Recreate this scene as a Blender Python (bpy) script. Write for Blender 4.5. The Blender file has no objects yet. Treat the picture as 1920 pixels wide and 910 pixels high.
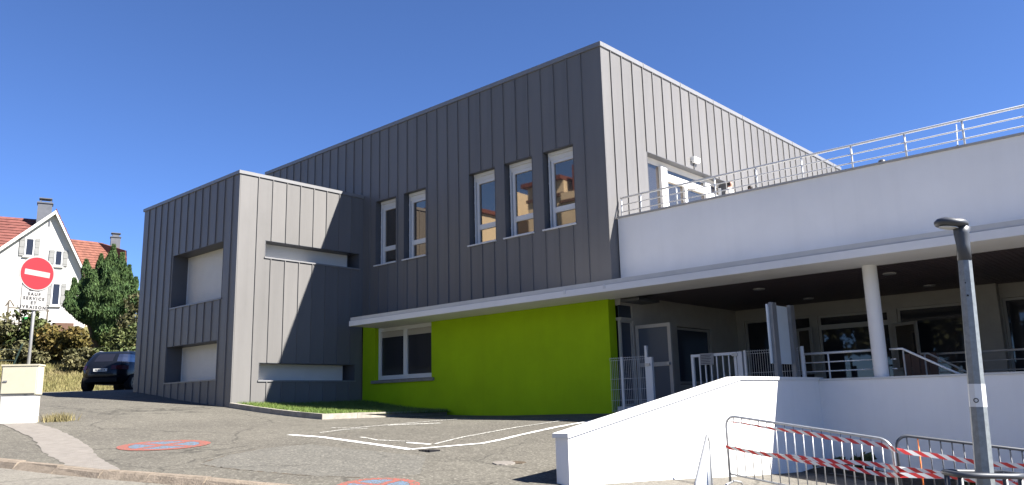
import bpy, bmesh, math, random
import numpy as np
from mathutils import Vector, Matrix
random.seed(7); rng = np.random.default_rng(7)
SC = bpy.context.scene
COL = SC.collection

# ------------------------------------------------------------------ camera, world, sun, exposure
cam_d = bpy.data.cameras.new('camera'); cam = bpy.data.objects.new('camera', cam_d); COL.objects.link(cam)
cam_d.sensor_width = 36.0; cam_d.lens = 28.0; cam_d.clip_start = 0.1; cam_d.clip_end = 3000
R_ = Vector((0.73757939, 0.67478364, -0.02537092)); U_ = Vector((0.15104219, -0.12824513, 0.98017317)); F_ = Vector((-0.65815112, 0.72678761, 0.19651177))
m = Matrix.Identity(4)
for i in range(3):
    m[i][0] = R_[i]; m[i][1] = U_[i]; m[i][2] = -F_[i]
m.translation = Vector((11.2828, -16.1, -0.251)); cam.matrix_world = m
SC.camera = cam

SUN = Vector((1.0, 0.415, 1.083)).normalized()
sun_el = math.asin(SUN.z); sun_az = math.atan2(SUN.x, SUN.y)
w = bpy.data.worlds.new('World'); SC.world = w; w.use_nodes = True
nt = w.node_tree; nt.nodes.clear()
sky = nt.nodes.new('ShaderNodeTexSky'); sky.sky_type = 'NISHITA'; sky.sun_disc = False
sky.sun_elevation = sun_el; sky.sun_rotation = sun_az; sky.altitude = 2500; sky.air_density = 0.8; sky.dust_density = 0.05; sky.ozone_density = 8.5
bg = nt.nodes.new('ShaderNodeBackground'); bg.inputs[1].default_value = 0.05
wo = nt.nodes.new('ShaderNodeOutputWorld'); tint = nt.nodes.new('ShaderNodeMix'); tint.data_type = 'RGBA'; tint.blend_type = 'MULTIPLY'; tint.inputs[0].default_value = 1; tint.inputs[7].default_value = (.97, .975, 1.075, 1); nt.links.new(sky.outputs[0], tint.inputs[6]); nt.links.new(tint.outputs[2], bg.inputs[0]); nt.links.new(bg.outputs[0], wo.inputs[0])
sd = bpy.data.lights.new('sun', 'SUN'); sd.energy = 4.6; sd.angle = math.radians(0.5); sd.color = (1.0, 0.955, 0.88)
so = bpy.data.objects.new('sun', sd); COL.objects.link(so); so.rotation_euler = SUN.to_track_quat('Z', 'Y').to_euler(); so.location = (30, 10, 40)
SC.view_settings.view_transform = 'Standard'; SC.view_settings.look = 'None'; SC.view_settings.gamma = 1.0
SC.view_settings.exposure = 2.13
SC.cycles.max_bounces = 8; SC.cycles.diffuse_bounces = 4; SC.cycles.glossy_bounces = 4

# ------------------------------------------------------------------ materials
def mat(name, col, rough=0.6, spec=0.5, metal=0.0, var=0.0, vscale=3.0, bump=0.0, bscale=40.0, col2=None, island=0.0, stretch=(1, 1, 1), ior=None, detail=4.0, orand=0., streak=0.):
    M = bpy.data.materials.new(name); M.use_nodes = True; N = M.node_tree; B = N.nodes['Principled BSDF']
    B.inputs['Base Color'].default_value = (*col, 1); B.inputs['Roughness'].default_value = rough
    B.inputs['Metallic'].default_value = metal; B.inputs['Specular IOR Level'].default_value = spec
    if ior: B.inputs['IOR'].default_value = ior
    tc = N.nodes.new('ShaderNodeTexCoord'); mp = N.nodes.new('ShaderNodeMapping'); N.links.new(tc.outputs['Object'], mp.inputs[0]); mp.inputs['Scale'].default_value = stretch
    if var or col2:
        nz = N.nodes.new('ShaderNodeTexNoise'); nz.inputs['Scale'].default_value = vscale; nz.inputs['Detail'].default_value = detail; nz.inputs['Roughness'].default_value = .6
        N.links.new(mp.outputs[0], nz.inputs['Vector'])
        cr = N.nodes.new('ShaderNodeValToRGB'); N.links.new(nz.outputs[0], cr.inputs[0])
        c2 = col2 if col2 else tuple(min(1, c * (1 + var)) for c in col); c1 = col if col2 else tuple(c * (1 - var) for c in col)
        cr.color_ramp.elements[0].position = .3; cr.color_ramp.elements[0].color = (*c1, 1)
        cr.color_ramp.elements[1].position = .7; cr.color_ramp.elements[1].color = (*c2, 1)
        out = cr.outputs[0]
        if island:
            g = N.nodes.new('ShaderNodeNewGeometry'); mx = N.nodes.new('ShaderNodeMix'); mx.data_type = 'RGBA'; mx.blend_type = 'MULTIPLY'; mx.inputs[0].default_value = 1
            r2 = N.nodes.new('ShaderNodeMapRange'); r2.inputs[3].default_value = 1 - island; r2.inputs[4].default_value = 1 + island
            N.links.new(g.outputs['Random Per Island'], r2.inputs[0]); N.links.new(out, mx.inputs[6]); N.links.new(r2.outputs[0], mx.inputs[7]); out = mx.outputs[2]
        if orand:
            oi = N.nodes.new('ShaderNodeObjectInfo'); mx = N.nodes.new('ShaderNodeMix'); mx.data_type = 'RGBA'; mx.blend_type = 'MULTIPLY'; mx.inputs[0].default_value = 1
            r2 = N.nodes.new('ShaderNodeMapRange'); r2.inputs[3].default_value = 1 - orand; r2.inputs[4].default_value = 1 + orand
            N.links.new(oi.outputs['Random'], r2.inputs[0]); N.links.new(out, mx.inputs[6]); N.links.new(r2.outputs[0], mx.inputs[7]); out = mx.outputs[2]
        if streak:
            m3 = N.nodes.new('ShaderNodeMapping'); m3.inputs['Scale'].default_value = (5, 5, .22); N.links.new(tc.outputs['Object'], m3.inputs[0])
            n3 = N.nodes.new('ShaderNodeTexNoise'); n3.inputs['Scale'].default_value = 1.0; n3.inputs['Detail'].default_value = 6; N.links.new(m3.outputs[0], n3.inputs['Vector'])
            r3 = N.nodes.new('ShaderNodeMapRange'); r3.inputs[1].default_value = .5; r3.inputs[2].default_value = .72; r3.inputs[3].default_value = 1; r3.inputs[4].default_value = 1 - streak; N.links.new(n3.outputs[0], r3.inputs[0])
            mx = N.nodes.new('ShaderNodeMix'); mx.data_type = 'RGBA'; mx.blend_type = 'MULTIPLY'; mx.inputs[0].default_value = 1; N.links.new(out, mx.inputs[6]); N.links.new(r3.outputs[0], mx.inputs[7]); out = mx.outputs[2]
        N.links.new(out, B.inputs['Base Color'])
    if bump:
        nb = N.nodes.new('ShaderNodeTexNoise'); nb.inputs['Scale'].default_value = bscale; nb.inputs['Detail'].default_value = 3
        N.links.new(mp.outputs[0], nb.inputs['Vector'])
        bp = N.nodes.new('ShaderNodeBump'); bp.inputs['Strength'].default_value = bump; bp.inputs['Distance'].default_value = .02
        N.links.new(nb.outputs[0], bp.inputs['Height']); N.links.new(bp.outputs[0], B.inputs['Normal'])
    return M

M = {}
M['zinc'] = mat('zinc', (.128, .1235, .121), .44, .30, .0, var=.06, vscale=1.3, orand=.05, streak=.06, bump=.5, bscale=2.2, stretch=(1, 1, .35))
M['zinc_trim'] = mat('zinc_trim', (.16, .16, .165), .4, .5, var=.05, vscale=2)
M['zinc_dark'] = mat('zinc_dark', (.075, .077, .085), .5, .4, var=.06, vscale=2)
M['green'] = mat('green_render', (.29, .445, .004), .85, .2, var=.09, vscale=1.0, streak=.035, bump=.25, bscale=120)
M['white'] = mat('white_render', (.68, .67, .66), .85, .25, var=.035, vscale=.9, streak=.025, bump=.12, bscale=140)
M['coping'] = mat('coping', (.50, .49, .47), .7, .3, var=.05, vscale=3)
M['cap_grey'] = mat('cap_grey', (.30, .29, .28), .6, .3, var=.1, vscale=3)
M['white_paint'] = mat('white_paint', (.60, .60, .59), .45, .4, var=.02)
M['pvc'] = mat('pvc_frame', (.60, .60, .59), .35, .5, var=.02)
M['frame_grey'] = mat('frame_grey', (.36, .34, .31), .45, .5, var=.04)
M['shutter'] = mat('shutter', (.60, .585, .55), .5, .4, var=.03)
M['shutter_old'] = mat('old_shutter', (.20, .20, .195), .7, .2, var=.1)
M['sill'] = mat('sill_metal', (.55, .55, .55), .4, .5, var=.05)
M['sill_conc'] = mat('sill_concrete', (.20, .19, .17), .85, .2, var=.15, vscale=8)
M['room'] = mat('dark_room', (.02, .02, .022), .9, .1)  # near-black backing: darkness of the unlit rooms is in its colour
M['interior'] = mat('interior_wall', (.37, .345, .31), .85, .2, var=.06)
M['board'] = mat('ceiling_board', (.11, .082, .082), .5, .4, var=.12, vscale=4, island=.15)
M['fixture'] = mat('light_fixture', (.34, .33, .32), .4, .5)
M['galv'] = mat('galvanised_steel', (.34, .35, .36), .42, .5, .5, var=.14, vscale=14)
M['pole_galv'] = mat('pole_galvanised', (.165, .18, .188), .45, .6, .2, var=.2, vscale=22)
M['dark_metal'] = mat('dark_metal', (.055, .06, .07), .45, .5, .2, var=.1)
M['post_grey'] = mat('post_grey', (.20, .20, .20), .5, .4, .3, var=.08)
M['asph'] = None
M['kerb'] = mat('kerb_stone', (.17, .14, .11), .9, .2, var=.25, vscale=7, bump=.5, bscale=40)
M['conc'] = mat('concrete', (.24, .22, .19), .9, .2, var=.2, vscale=6, bump=.4, bscale=60)
M['strip'] = mat('pale_concrete', (.158, .144, .130), .9, .2, var=.14, vscale=6, bump=.5, bscale=70)
M['soil'] = mat('soil', (.07, .055, .04), .95, .1, var=.3, vscale=9, bump=.8, bscale=25)
M['grass'] = mat('grass_blade', (.06, .11, .018), .6, .25, col2=(.13, .17, .04), vscale=1.5, island=.35)
M['dry_grass'] = mat('dry_grass', (.19, .155, .08), .75, .2, col2=(.13, .125, .045), vscale=.5, island=.35)
M['bank'] = mat('bank_turf', (.15, .125, .055), .95, .1, col2=(.085, .095, .03), vscale=.6, bump=.8, bscale=6)
M['turf'] = mat('bed_turf', (.05, .09, .015), .95, .1, col2=(.09, .12, .03), vscale=2)
M['red'] = mat('sign_red', (.30, .014, .022), .6, .2)
M['signwhite'] = mat('sign_white', (.25, .247, .243), .6, .2)
M['black'] = mat('black_print', (.012, .012, .014), .7, .15)
M['cream'] = mat('cream_plastic', (.42, .39, .30), .6, .3, var=.04, vscale=3)
M['cab_white'] = mat('cabinet_white', (.46, .45, .42), .6, .3, var=.06, vscale=4)
M['tile'] = mat('roof_tile', (.125, .044, .036), .8, .3, var=.18, vscale=4, island=.15)
M['tile2'] = mat('roof_tile_orange', (.15, .06, .042), .8, .3, var=.18, vscale=3, island=.15)
M['housewhite'] = mat('house_render', (.46, .45, .43), .9, .2, var=.06, vscale=.8)
M['beige'] = mat('beige_render', (.55, .475, .37), .9, .2, var=.06, vscale=.5)
M['chimney'] = mat('chimney_grey', (.085, .09, .105), .8, .3, var=.15, vscale=3)
M['orange_wood'] = mat('orange_wood', (.50, .13, .03), .6, .3, var=.12, vscale=4)
M['wood'] = mat('weathered_wood', (.10, .085, .07), .8, .2, var=.2, vscale=6)
M['brownwood'] = mat('brown_wood', (.10, .055, .038), .6, .3, var=.2, vscale=6, stretch=(1, 1, .2))
M['bark'] = mat('bark', (.09, .07, .05), .95, .1, var=.3, vscale=10, bump=.8, bscale=20)
M['thuja'] = mat('conifer_leaf', (.022, .048, .016), .75, .2, col2=(.062, .10, .030), vscale=2.2, island=.45)
M['leaf_olive'] = mat('leaf_olive', (.030, .046, .012), .7, .25, col2=(.075, .085, .026), vscale=1.3, island=.5)
M['leaf_yellow'] = mat('leaf_yellow', (.06, .055, .012), .7, .25, col2=(.11, .075, .02), vscale=1.3, island=.5)
M['leaf_brown'] = mat('leaf_brown', (.048, .05, .020), .7, .25, col2=(.10, .09, .042), vscale=1.3, island=.5)
M['leaf_dark'] = mat('leaf_dark', (.025, .028, .012), .7, .25, col2=(.06, .055, .02), vscale=1.3, island=.5)
M['carpaint'] = mat('car_paint', (.005, .006, .009), .22, .4)
M['tyre'] = mat('tyre', (.012, .012, .013), .85, .2)
M['rim'] = mat('alloy_rim', (.16, .16, .17), .35, .5, .5)
M['taillight'] = mat('tail_light', (.06, .006, .008), .2, .5)
M['plate'] = mat('number_plate', (.6, .6, .58), .4, .4)
M['skin'] = mat('skin', (.50, .27, .20), .55, .4)
M['hair'] = mat('hair', (.016, .011, .010), .6, .4)
M['shirt_white'] = mat('white_cotton', (.68, .66, .62), .85, .2)
M['shirt_navy'] = mat('navy_cotton', (.018, .022, .042), .85, .2)
M['jeans'] = mat('jeans', (.03, .045, .09), .85, .2)
M['tape_red'] = mat('tape_red', (.50, .035, .03), .4, .4)
M['tape_white'] = mat('tape_white', (.60, .60, .58), .4, .4)
M['orange'] = mat('orange_paint', (.75, .20, .04), .5, .4)
M['paint_red'] = None
M['greenplastic'] = mat('green_plastic', (.06, .42, .12), .5, .4)
M['redplastic'] = mat('red_plastic', (.6, .05, .06), .5, .4)
M['board_panel'] = mat('notice_panel', (.52, .56, .58), .3, .5, var=.03)
M['fencegreen'] = mat('fence_green', (.015, .03, .025), .5, .4)
M['lens'] = mat('lamp_lens', (.5, .5, .48), .25, .5)

def glass(name, base, refl, rough=.02, tint=(.9, .9, .9)):  # opaque glass; the unlit inside behind it is put into the base colour
    Mt = bpy.data.materials.new(name); Mt.use_nodes = True; N = Mt.node_tree
    B = N.nodes['Principled BSDF']; B.inputs['Base Color'].default_value = (*base, 1); B.inputs['Roughness'].default_value = .5; B.inputs['Specular IOR Level'].default_value = .2
    G = N.nodes.new('ShaderNodeBsdfGlossy'); G.inputs['Color'].default_value = (*tint, 1); G.inputs['Roughness'].default_value = rough
    L = N.nodes.new('ShaderNodeLayerWeight'); L.inputs['Blend'].default_value = .35
    mr = N.nodes.new('ShaderNodeMapRange'); mr.inputs[3].default_value = refl; mr.inputs[4].default_value = min(1, refl + .35)
    X = N.nodes.new('ShaderNodeMixShader'); N.links.new(L.outputs['Fresnel'], mr.inputs[0]); N.links.new(mr.outputs[0], X.inputs[0])
    nz = N.nodes.new('ShaderNodeTexNoise'); nz.inputs['Scale'].default_value = .9; bp = N.nodes.new('ShaderNodeBump'); bp.inputs['Strength'].default_value = .015; bp.inputs['Distance'].default_value = .05
    tc = N.nodes.new('ShaderNodeTexCoord'); N.links.new(tc.outputs['Object'], nz.inputs['Vector']); N.links.new(nz.outputs[0], bp.inputs['Height']); N.links.new(bp.outputs[0], G.inputs['Normal'])
    N.links.new(B.outputs[0], X.inputs[1]); N.links.new(G.outputs[0], X.inputs[2]); N.links.new(X.outputs[0], N.nodes['Material Output'].inputs[0])
    return Mt
M['glass'] = glass('window_glass', (.022, .020, .022), .20, tint=(1.0, .84, .64))
M['leaf_glass'] = mat('frosted_glass', (.07, .085, .11), .4, .25)
M['glass_dark'] = glass('window_glass_dark', (.010, .011, .016), .035)
M['glass_door'] = glass('door_glass', (.045, .055, .075), .03)
M['car_glass'] = glass('car_glass', (.008, .008, .012), .06)

def asphalt(name, c1, c2, patch=True):
    Mt = mat(name, c1, .92, .25); N = Mt.node_tree; B = N.nodes['Principled BSDF']
    tc = N.nodes.new('ShaderNodeTexCoord')
    def noise(s, d=5):
        n = N.nodes.new('ShaderNodeTexNoise'); n.inputs['Scale'].default_value = s; n.inputs['Detail'].default_value = d; n.inputs['Roughness'].default_value = .65; N.links.new(tc.outputs['Object'], n.inputs['Vector']); return n
    def mix(a, b, fac, mode='MIX'):
        x = N.nodes.new('ShaderNodeMix'); x.data_type = 'RGBA'; x.blend_type = mode
        for s, k in ((a, 6), (b, 7), (fac, 0)):
            if hasattr(s, 'is_linked'): N.links.new(s, x.inputs[k])
            elif isinstance(s, tuple): x.inputs[k].default_value = (*s, 1)
            else: x.inputs[k].default_value = s
        return x.outputs[2]
    def ramp(src, p0, p1, v0=0., v1=1.):
        r = N.nodes.new('ShaderNodeMapRange'); r.inputs[1].default_value = p0; r.inputs[2].default_value = p1; r.inputs[3].default_value = v0; r.inputs[4].default_value = v1; N.links.new(src, r.inputs[0]); return r.outputs[0]
    big = noise(.35, 6); mid = noise(2.2, 5); fine = noise(30, 6); grit = N.nodes.new('ShaderNodeTexVoronoi'); grit.inputs['Scale'].default_value = 36; N.links.new(tc.outputs['Object'], grit.inputs['Vector'])
    c = mix(c1, c2, ramp(big.outputs[0], .35, .65))
    c = mix(c, tuple(x * .72 for x in c1), ramp(mid.outputs[0], .52, .75, 0, .75))
    c = mix(c, (.22, .205, .175), ramp(grit.outputs['Color'], .62, .95, 0, .6)); sm = noise(7, 6); c = mix(c, tuple(x * .55 for x in c1), ramp(sm.outputs[0], .54, .70, 0, .42))
    c = mix(c, (.018, .017, .015), ramp(fine.outputs[0], .53, .68, 0, .72))
    # cracks: thin ridges of distorted voronoi
    vo = N.nodes.new('ShaderNodeTexVoronoi'); vo.feature = 'DISTANCE_TO_EDGE'; vo.inputs['Scale'].default_value = .55
    dn = noise(1.6, 4); ad = N.nodes.new('ShaderNodeMix'); ad.data_type = 'VECTOR'; ad.inputs[0].default_value = .35
    N.links.new(tc.outputs['Object'], ad.inputs[4]); N.links.new(dn.outputs['Color'], ad.inputs[5]); N.links.new(ad.outputs[1], vo.inputs['Vector'])
    ck = ramp(vo.outputs['Distance'], .0, .012, 1, 0); gate = ramp(big.outputs[0], .42, .52)
    mm = N.nodes.new('ShaderNodeMath'); mm.operation = 'MULTIPLY'; N.links.new(ck, mm.inputs[0]); N.links.new(gate, mm.inputs[1])
    m5 = N.nodes.new('ShaderNodeMath'); m5.operation = 'MULTIPLY'; m5.inputs[1].default_value = .7; N.links.new(mm.outputs[0], m5.inputs[0]); c = mix(c, (.022, .021, .018), m5.outputs[0])
    N.links.new(c, B.inputs['Base Color'])
    bp = N.nodes.new('ShaderNodeBump'); bp.inputs['Strength'].default_value = .55; bp.inputs['Distance'].default_value = .01
    N.links.new(fine.outputs[0], bp.inputs['Height']); N.links.new(bp.outputs[0], B.inputs['Normal'])
    return Mt
M['asph'] = asphalt('asphalt', (.076, .070, .059), (.098, .091, .076))
M['yard'] = asphalt('pale_yard', (.095, .088, .076), (.12, .11, .095))
M['asph_new'] = asphalt('asphalt_patch', (.088, .084, .074), (.098, .093, .082))
M['pave'] = asphalt('pavement_asphalt', (.125, .115, .10), (.15, .14, .12))

def worn_paint(name, col, under, amount):
    Mt = mat(name, col, .8, .2); N = Mt.node_tree; B = N.nodes['Principled BSDF']; tc = N.nodes.new('ShaderNodeTexCoord')
    n1 = N.nodes.new('ShaderNodeTexNoise'); n1.inputs['Scale'].default_value = 34; n1.inputs['Detail'].default_value = 5; n1.inputs['Roughness'].default_value = .7; N.links.new(tc.outputs['Object'], n1.inputs['Vector'])
    r = N.nodes.new('ShaderNodeMapRange'); r.inputs[1].default_value = amount - .05; r.inputs[2].default_value = amount + .05; N.links.new(n1.outputs[0], r.inputs[0])
    x = N.nodes.new('ShaderNodeMix'); x.data_type = 'RGBA'; N.links.new(r.outputs[0], x.inputs[0]); x.inputs[6].default_value = (*col, 1); x.inputs[7].default_value = (*under, 1); N.links.new(x.outputs[2], B.inputs['Base Color'])
    return Mt
M['line'] = worn_paint('line_paint', (.60, .60, .57), (.10, .095, .085), .70)
M['line_old'] = worn_paint('line_paint_worn', (.45, .44, .41), (.085, .08, .07), .52)
M['mark_red'] = worn_paint('marking_red', (.25, .060, .048), (.09, .08, .065), .505)
M['mark_blue'] = worn_paint('marking_blue', (.085, .14, .225), (.085, .08, .065), .50)

# ------------------------------------------------------------------ mesh helpers
def wloc(o):
    v = Vector((0, 0, 0))
    while o is not None: v = v + o.location; o = o.parent
    return v
class MB:
    def __init__(s): s.v = []; s.f = []; s.mi = []
    def face(s, pts, m=0):
        n = len(s.v); s.v += [tuple(p) for p in pts]; s.f.append(tuple(range(n, n + len(pts)))); s.mi.append(m)
    def box(s, x0, x1, y0, y1, z0, z1, m=0):
        s.hexa([(x0, y0, z0), (x1, y0, z0), (x1, y1, z0), (x0, y1, z0), (x0, y0, z1), (x1, y0, z1), (x1, y1, z1), (x0, y1, z1)], m); return s
    def hexa(s, p, m=0):
        n = len(s.v); s.v += [tuple(q) for q in p]
        for f in ((0, 3, 2, 1), (4, 5, 6, 7), (0, 1, 5, 4), (1, 2, 6, 5), (2, 3, 7, 6), (3, 0, 4, 7)):
            s.f.append(tuple(n + i for i in f)); s.mi.append(m)
    def obox(s, O, ex, ey, ez, a, m=0):   # box with axes ex ey ez, a=(x0,x1,y0,y1,z0,z1)
        O = Vector(O); ex = Vector(ex); ey = Vector(ey); ez = Vector(ez)
        q = lambda x, y, z: O + ex * x + ey * y + ez * z
        x0, x1, y0, y1, z0, z1 = a
        s.hexa([q(x0, y0, z0), q(x1, y0, z0), q(x1, y1, z0), q(x0, y1, z0), q(x0, y0, z1), q(x1, y0, z1), q(x1, y1, z1), q(x0, y1, z1)], m); return s
    def tube(s, pts, r, n=8, m=0, caps=True, ph=.5):
        P = [Vector(p) for p in pts]; rs = r if isinstance(r, (list, tuple)) else [r] * len(P)
        t0 = (P[1] - P[0]).normalized(); up = Vector((0, 0, 1)) if abs(t0.z) < .9 else Vector((1, 0, 0))
        a = t0.cross(up).normalized(); rings = []
        for i, p in enumerate(P):
            t = ((P[min(i + 1, len(P) - 1)] - P[i]).normalized() + (P[i] - P[max(i - 1, 0)]).normalized()).normalized()
            a = (a - t * a.dot(t)).normalized(); b = t.cross(a)
            k = len(s.v); rings.append(k)
            for j in range(n):
                th = 2 * math.pi * (j + ph) / n; s.v.append(tuple(p + (a * math.cos(th) + b * math.sin(th)) * rs[i]))
        for i in range(len(P) - 1):
            for j in range(n):
                s.f.append((rings[i] + j, rings[i] + (j + 1) % n, rings[i + 1] + (j + 1) % n, rings[i + 1] + j)); s.mi.append(m)
        if caps:
            s.f.append(tuple(rings[0] + j for j in reversed(range(n)))); s.mi.append(m)
            s.f.append(tuple(rings[-1] + j for j in range(n))); s.mi.append(m)
        return s
    def prism(s, poly, vec, m=0):         # polygon of 3-D points swept along vec
        vec = Vector(vec); A = [Vector(p) for p in poly]; B = [p + vec for p in A]; n = len(A)
        s.face(list(reversed(A)), m); s.face(B, m)
        for i in range(n): s.face([A[i], A[(i + 1) % n], B[(i + 1) % n], B[i]], m)
        return s
    def build(s, name, mats, parent=None, smooth=False, local=False, at=None):
        me = bpy.data.meshes.new(name); mats = mats if isinstance(mats, (list, tuple)) else [mats]
        off = Vector((0, 0, 0)) if local else (wloc(parent) if parent is not None else Vector((0, 0, 0)))
        loc = Vector((0, 0, 0))
        if at is not None: loc = Vector(at) - off; off = Vector(at)
        me.from_pydata([(x - off.x, y - off.y, z - off.z) for x, y, z in s.v], [], s.f)
        for mt in mats: me.materials.append(mt)
        if len(mats) > 1: me.polygons.foreach_set('material_index', s.mi)
        bm = bmesh.new(); bm.from_mesh(me); bmesh.ops.recalc_face_normals(bm, faces=bm.faces); bm.to_mesh(me); bm.free()
        if smooth: me.polygons.foreach_set('use_smooth', [True] * len(me.polygons))
        o = bpy.data.objects.new(name, me); COL.objects.link(o); o.location = loc
        if parent is not None: o.parent = parent
        return o
def npmesh(name, V, Fq, mats, parent=None, smooth=False):   # numpy quads
    me = bpy.data.meshes.new(name); V = np.asarray(V, np.float32); Fq = np.asarray(Fq, np.int32)
    if parent is not None: V = V - np.array(wloc(parent), np.float32)
    k = Fq.shape[1]
    me.vertices.add(len(V)); me.vertices.foreach_set('co', V.ravel()); me.loops.add(Fq.size); me.loops.foreach_set('vertex_index', Fq.ravel())
    me.polygons.add(len(Fq)); me.polygons.foreach_set('loop_start', np.arange(0, Fq.size, k, dtype=np.int32)); me.update(calc_edges=True)
    for mt in (mats if isinstance(mats, (list, tuple)) else [mats]): me.materials.append(mt)
    if smooth: me.polygons.foreach_set('use_smooth', [True] * len(Fq))
    o = bpy.data.objects.new(name, me); COL.objects.link(o)
    if parent is not None: o.parent = parent
    return o
def tag(o, label, cat, group=None):
    o['label'] = label; o['category'] = cat
    if group: o['group'] = group
    return o
def thing(name, label, cat, loc=(0, 0, 0), group=None):
    o = bpy.data.objects.new(name, None); COL.objects.link(o); o.location = loc; o.empty_display_size = .2
    return tag(o, label, cat, group)
def structure(o): o['kind'] = 'structure'; return o
def stuff(o): o['kind'] = 'stuff'; return o
def place(name, me, loc, parent):
    o = bpy.data.objects.new(name, me); COL.objects.link(o); o.parent = parent; o.location = Vector(loc) - wloc(parent); return o
def holed(mb, O, u, n, u0, u1, z0, z1, ops, d, m=0):        # wall slab with rectangular openings (ua,ub,za,zb)
    cuts = sorted({u0, u1} | {c for o in ops for c in o[:2] if u0 < c < u1})
    for a, b in zip(cuts[:-1], cuts[1:]):
        iv = [(z0, z1)]
        for oa, ob, za, zb in ops:
            if oa <= a + 1e-6 and ob >= b - 1e-6:
                nv = []
                for p, q in iv:
                    if za > p: nv.append((p, min(q, za)))
                    if zb < q: nv.append((max(p, zb), q))
                iv = [x for x in nv if x[1] - x[0] > 1e-4]
        for p, q in iv: mb.obox(O, u, n, (0, 0, 1), (a, b, -d, 0, p, q), m)

# ------------------------------------------------------------------ ground heights
ROOT = np.array([(-16.65,-4.55,.42),(-13.3,-4.55,.09),(-10.05,-4.55,-.2),(-5.7,0,-.57),(-3.6,0,-.6),(0,0,-.58),(2,-4.5,-.87),(4.15,-8.45,-1.19),(4.8,-8.25,-1.25),(11.3,-16.1,-1.92),(5,-16,-1.56),(0,-14,-1.18),(-8,-14,-.71),(-22,-12,.3),(-22,-3,.6),(-10,0,-.3),(-16.65,0,.55),(20,-25,-2.6),(-10,-25,-1.2),(-28,-3,.75),(-28,-14,.4)])
YARD = np.array([(5,-.6,-1.66),(5.7,-5.5,-1.50),(7.95,-5.6,-1.80),(9.9,-4.8,-2.0),(7.2,-8.7,-1.62),(8.1,-10.6,-1.75),(11.3,-16.1,-1.92),(5,-8.2,-1.29),(5,-10,-1.33),(5,-12,-1.40),(5,-16,-1.56),(14,-.6,-2.1),(14,-8,-2.1),(20,-25,-2.6)])
def tps_fit(c, sm):
    n = len(c); r = np.linalg.norm(c[:, None, :2] - c[None, :, :2], axis=2)
    K = np.where(r > 0, r * r * np.log(np.maximum(r, 1e-9)), 0) + sm * np.eye(n); P = np.c_[np.ones(n), c[:, :2]]
    return np.linalg.solve(np.block([[K, P], [P.T, np.zeros((3, 3))]]), np.r_[c[:, 2], 0, 0, 0])
WR, WY = tps_fit(ROOT, .3), tps_fit(YARD, .05)
def tps(c, W, x, y):
    r = np.hypot(c[:, 0][:, None] - x.ravel(), c[:, 1][:, None] - y.ravel()); K = np.where(r > 0, r * r * np.log(np.maximum(r, 1e-9)), 0)
    return (W[:len(c)] @ K + W[-3] + W[-2] * x.ravel() + W[-1] * y.ravel()).reshape(x.shape)
def gz_arr(x, y):
    x = np.asarray(x, float); y = np.asarray(y, float)
    xc = np.clip(x, -26, 16); yc = np.clip(y, -22, 1.5)
    a = tps(ROOT, WR, xc, yc); b = tps(YARD, WY, xc, np.minimum(yc, -.3))
    hw = np.where(y > -8.25, .04, np.clip(.04 + (-8.25 - y) * .6, .04, 1.5))
    t = np.clip((x - (4.89 - hw)) / (2 * hw), 0, 1); t = t * t * (3 - 2 * t)
    far = np.clip((-y - 14) / 4, 0, 1)
    t = t * (1 - far)
    z = a * (1 - t) + b * t
    return np.where(x < -26, z + np.interp(-26 - x, [0, 1.4, 4.7, 10.8, 26, 40, 80, 300], [0, .3, 1.15, 2.8, 4.6, 6.6, 9.5, 12]), z)
def gz(x, y): return float(gz_arr(np.array([x]), np.array([y]))[0])
def sheet(name, xs, ys, dz, mats, parent=None, zf=gz_arr, drop=None):
    X, Y = np.meshgrid(xs, ys); Z = zf(X, Y) + dz
    nx, ny = len(xs), len(ys); idx = np.arange(nx * ny).reshape(ny, nx)
    Fq = np.stack([idx[:-1, :-1], idx[:-1, 1:], idx[1:, 1:], idx[1:, :-1]], -1).reshape(-1, 4)
    V = np.c_[X.ravel(), Y.ravel(), Z.ravel()]
    if drop is not None:
        c = V[Fq].mean(1); Fq = Fq[~drop(c[:, 0], c[:, 1])]
    return npmesh(name, V, Fq, mats, parent, smooth=True)
def ribbon(name, L, Rr, mats, parent, dz=.004, jit=0., sub=8, across=2):
    """strip draped on the ground between two polylines"""
    L = np.array(L, float); Rr = np.array(Rr, float)
    def res(P):
        t = np.linspace(0, len(P) - 1, (len(P) - 1) * sub + 1); return np.c_[np.interp(t, range(len(P)), P[:, 0]), np.interp(t, range(len(P)), P[:, 1])]
    a, b = res(L), res(Rr)
    if jit: a = a + rng.normal(0, jit, a.shape); b = b + rng.normal(0, jit, b.shape)
    k = across + 1; rows = [a + (b - a) * j / across for j in range(k)]
    P = np.stack(rows, 1).reshape(-1, 2); Z = gz_arr(P[:, 0], P[:, 1]) + dz
    n = len(a); idx = np.arange(n * k).reshape(n, k)
    Fq = np.stack([idx[:-1, :-1], idx[:-1, 1:], idx[1:, 1:], idx[1:, :-1]], -1).reshape(-1, 4)
    return npmesh(name, np.c_[P, Z], Fq, mats, parent, smooth=True)
def line_ribbon(name, pts, wd, mats, parent, dz=.004, jit=.0):
    P = np.array(pts, float); T = np.gradient(P, axis=0); T /= np.linalg.norm(T, axis=1)[:, None]; Nn = np.c_[-T[:, 1], T[:, 0]] * wd / 2
    return ribbon(name, P + Nn, P - Nn, mats, parent, dz, jit)

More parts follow.
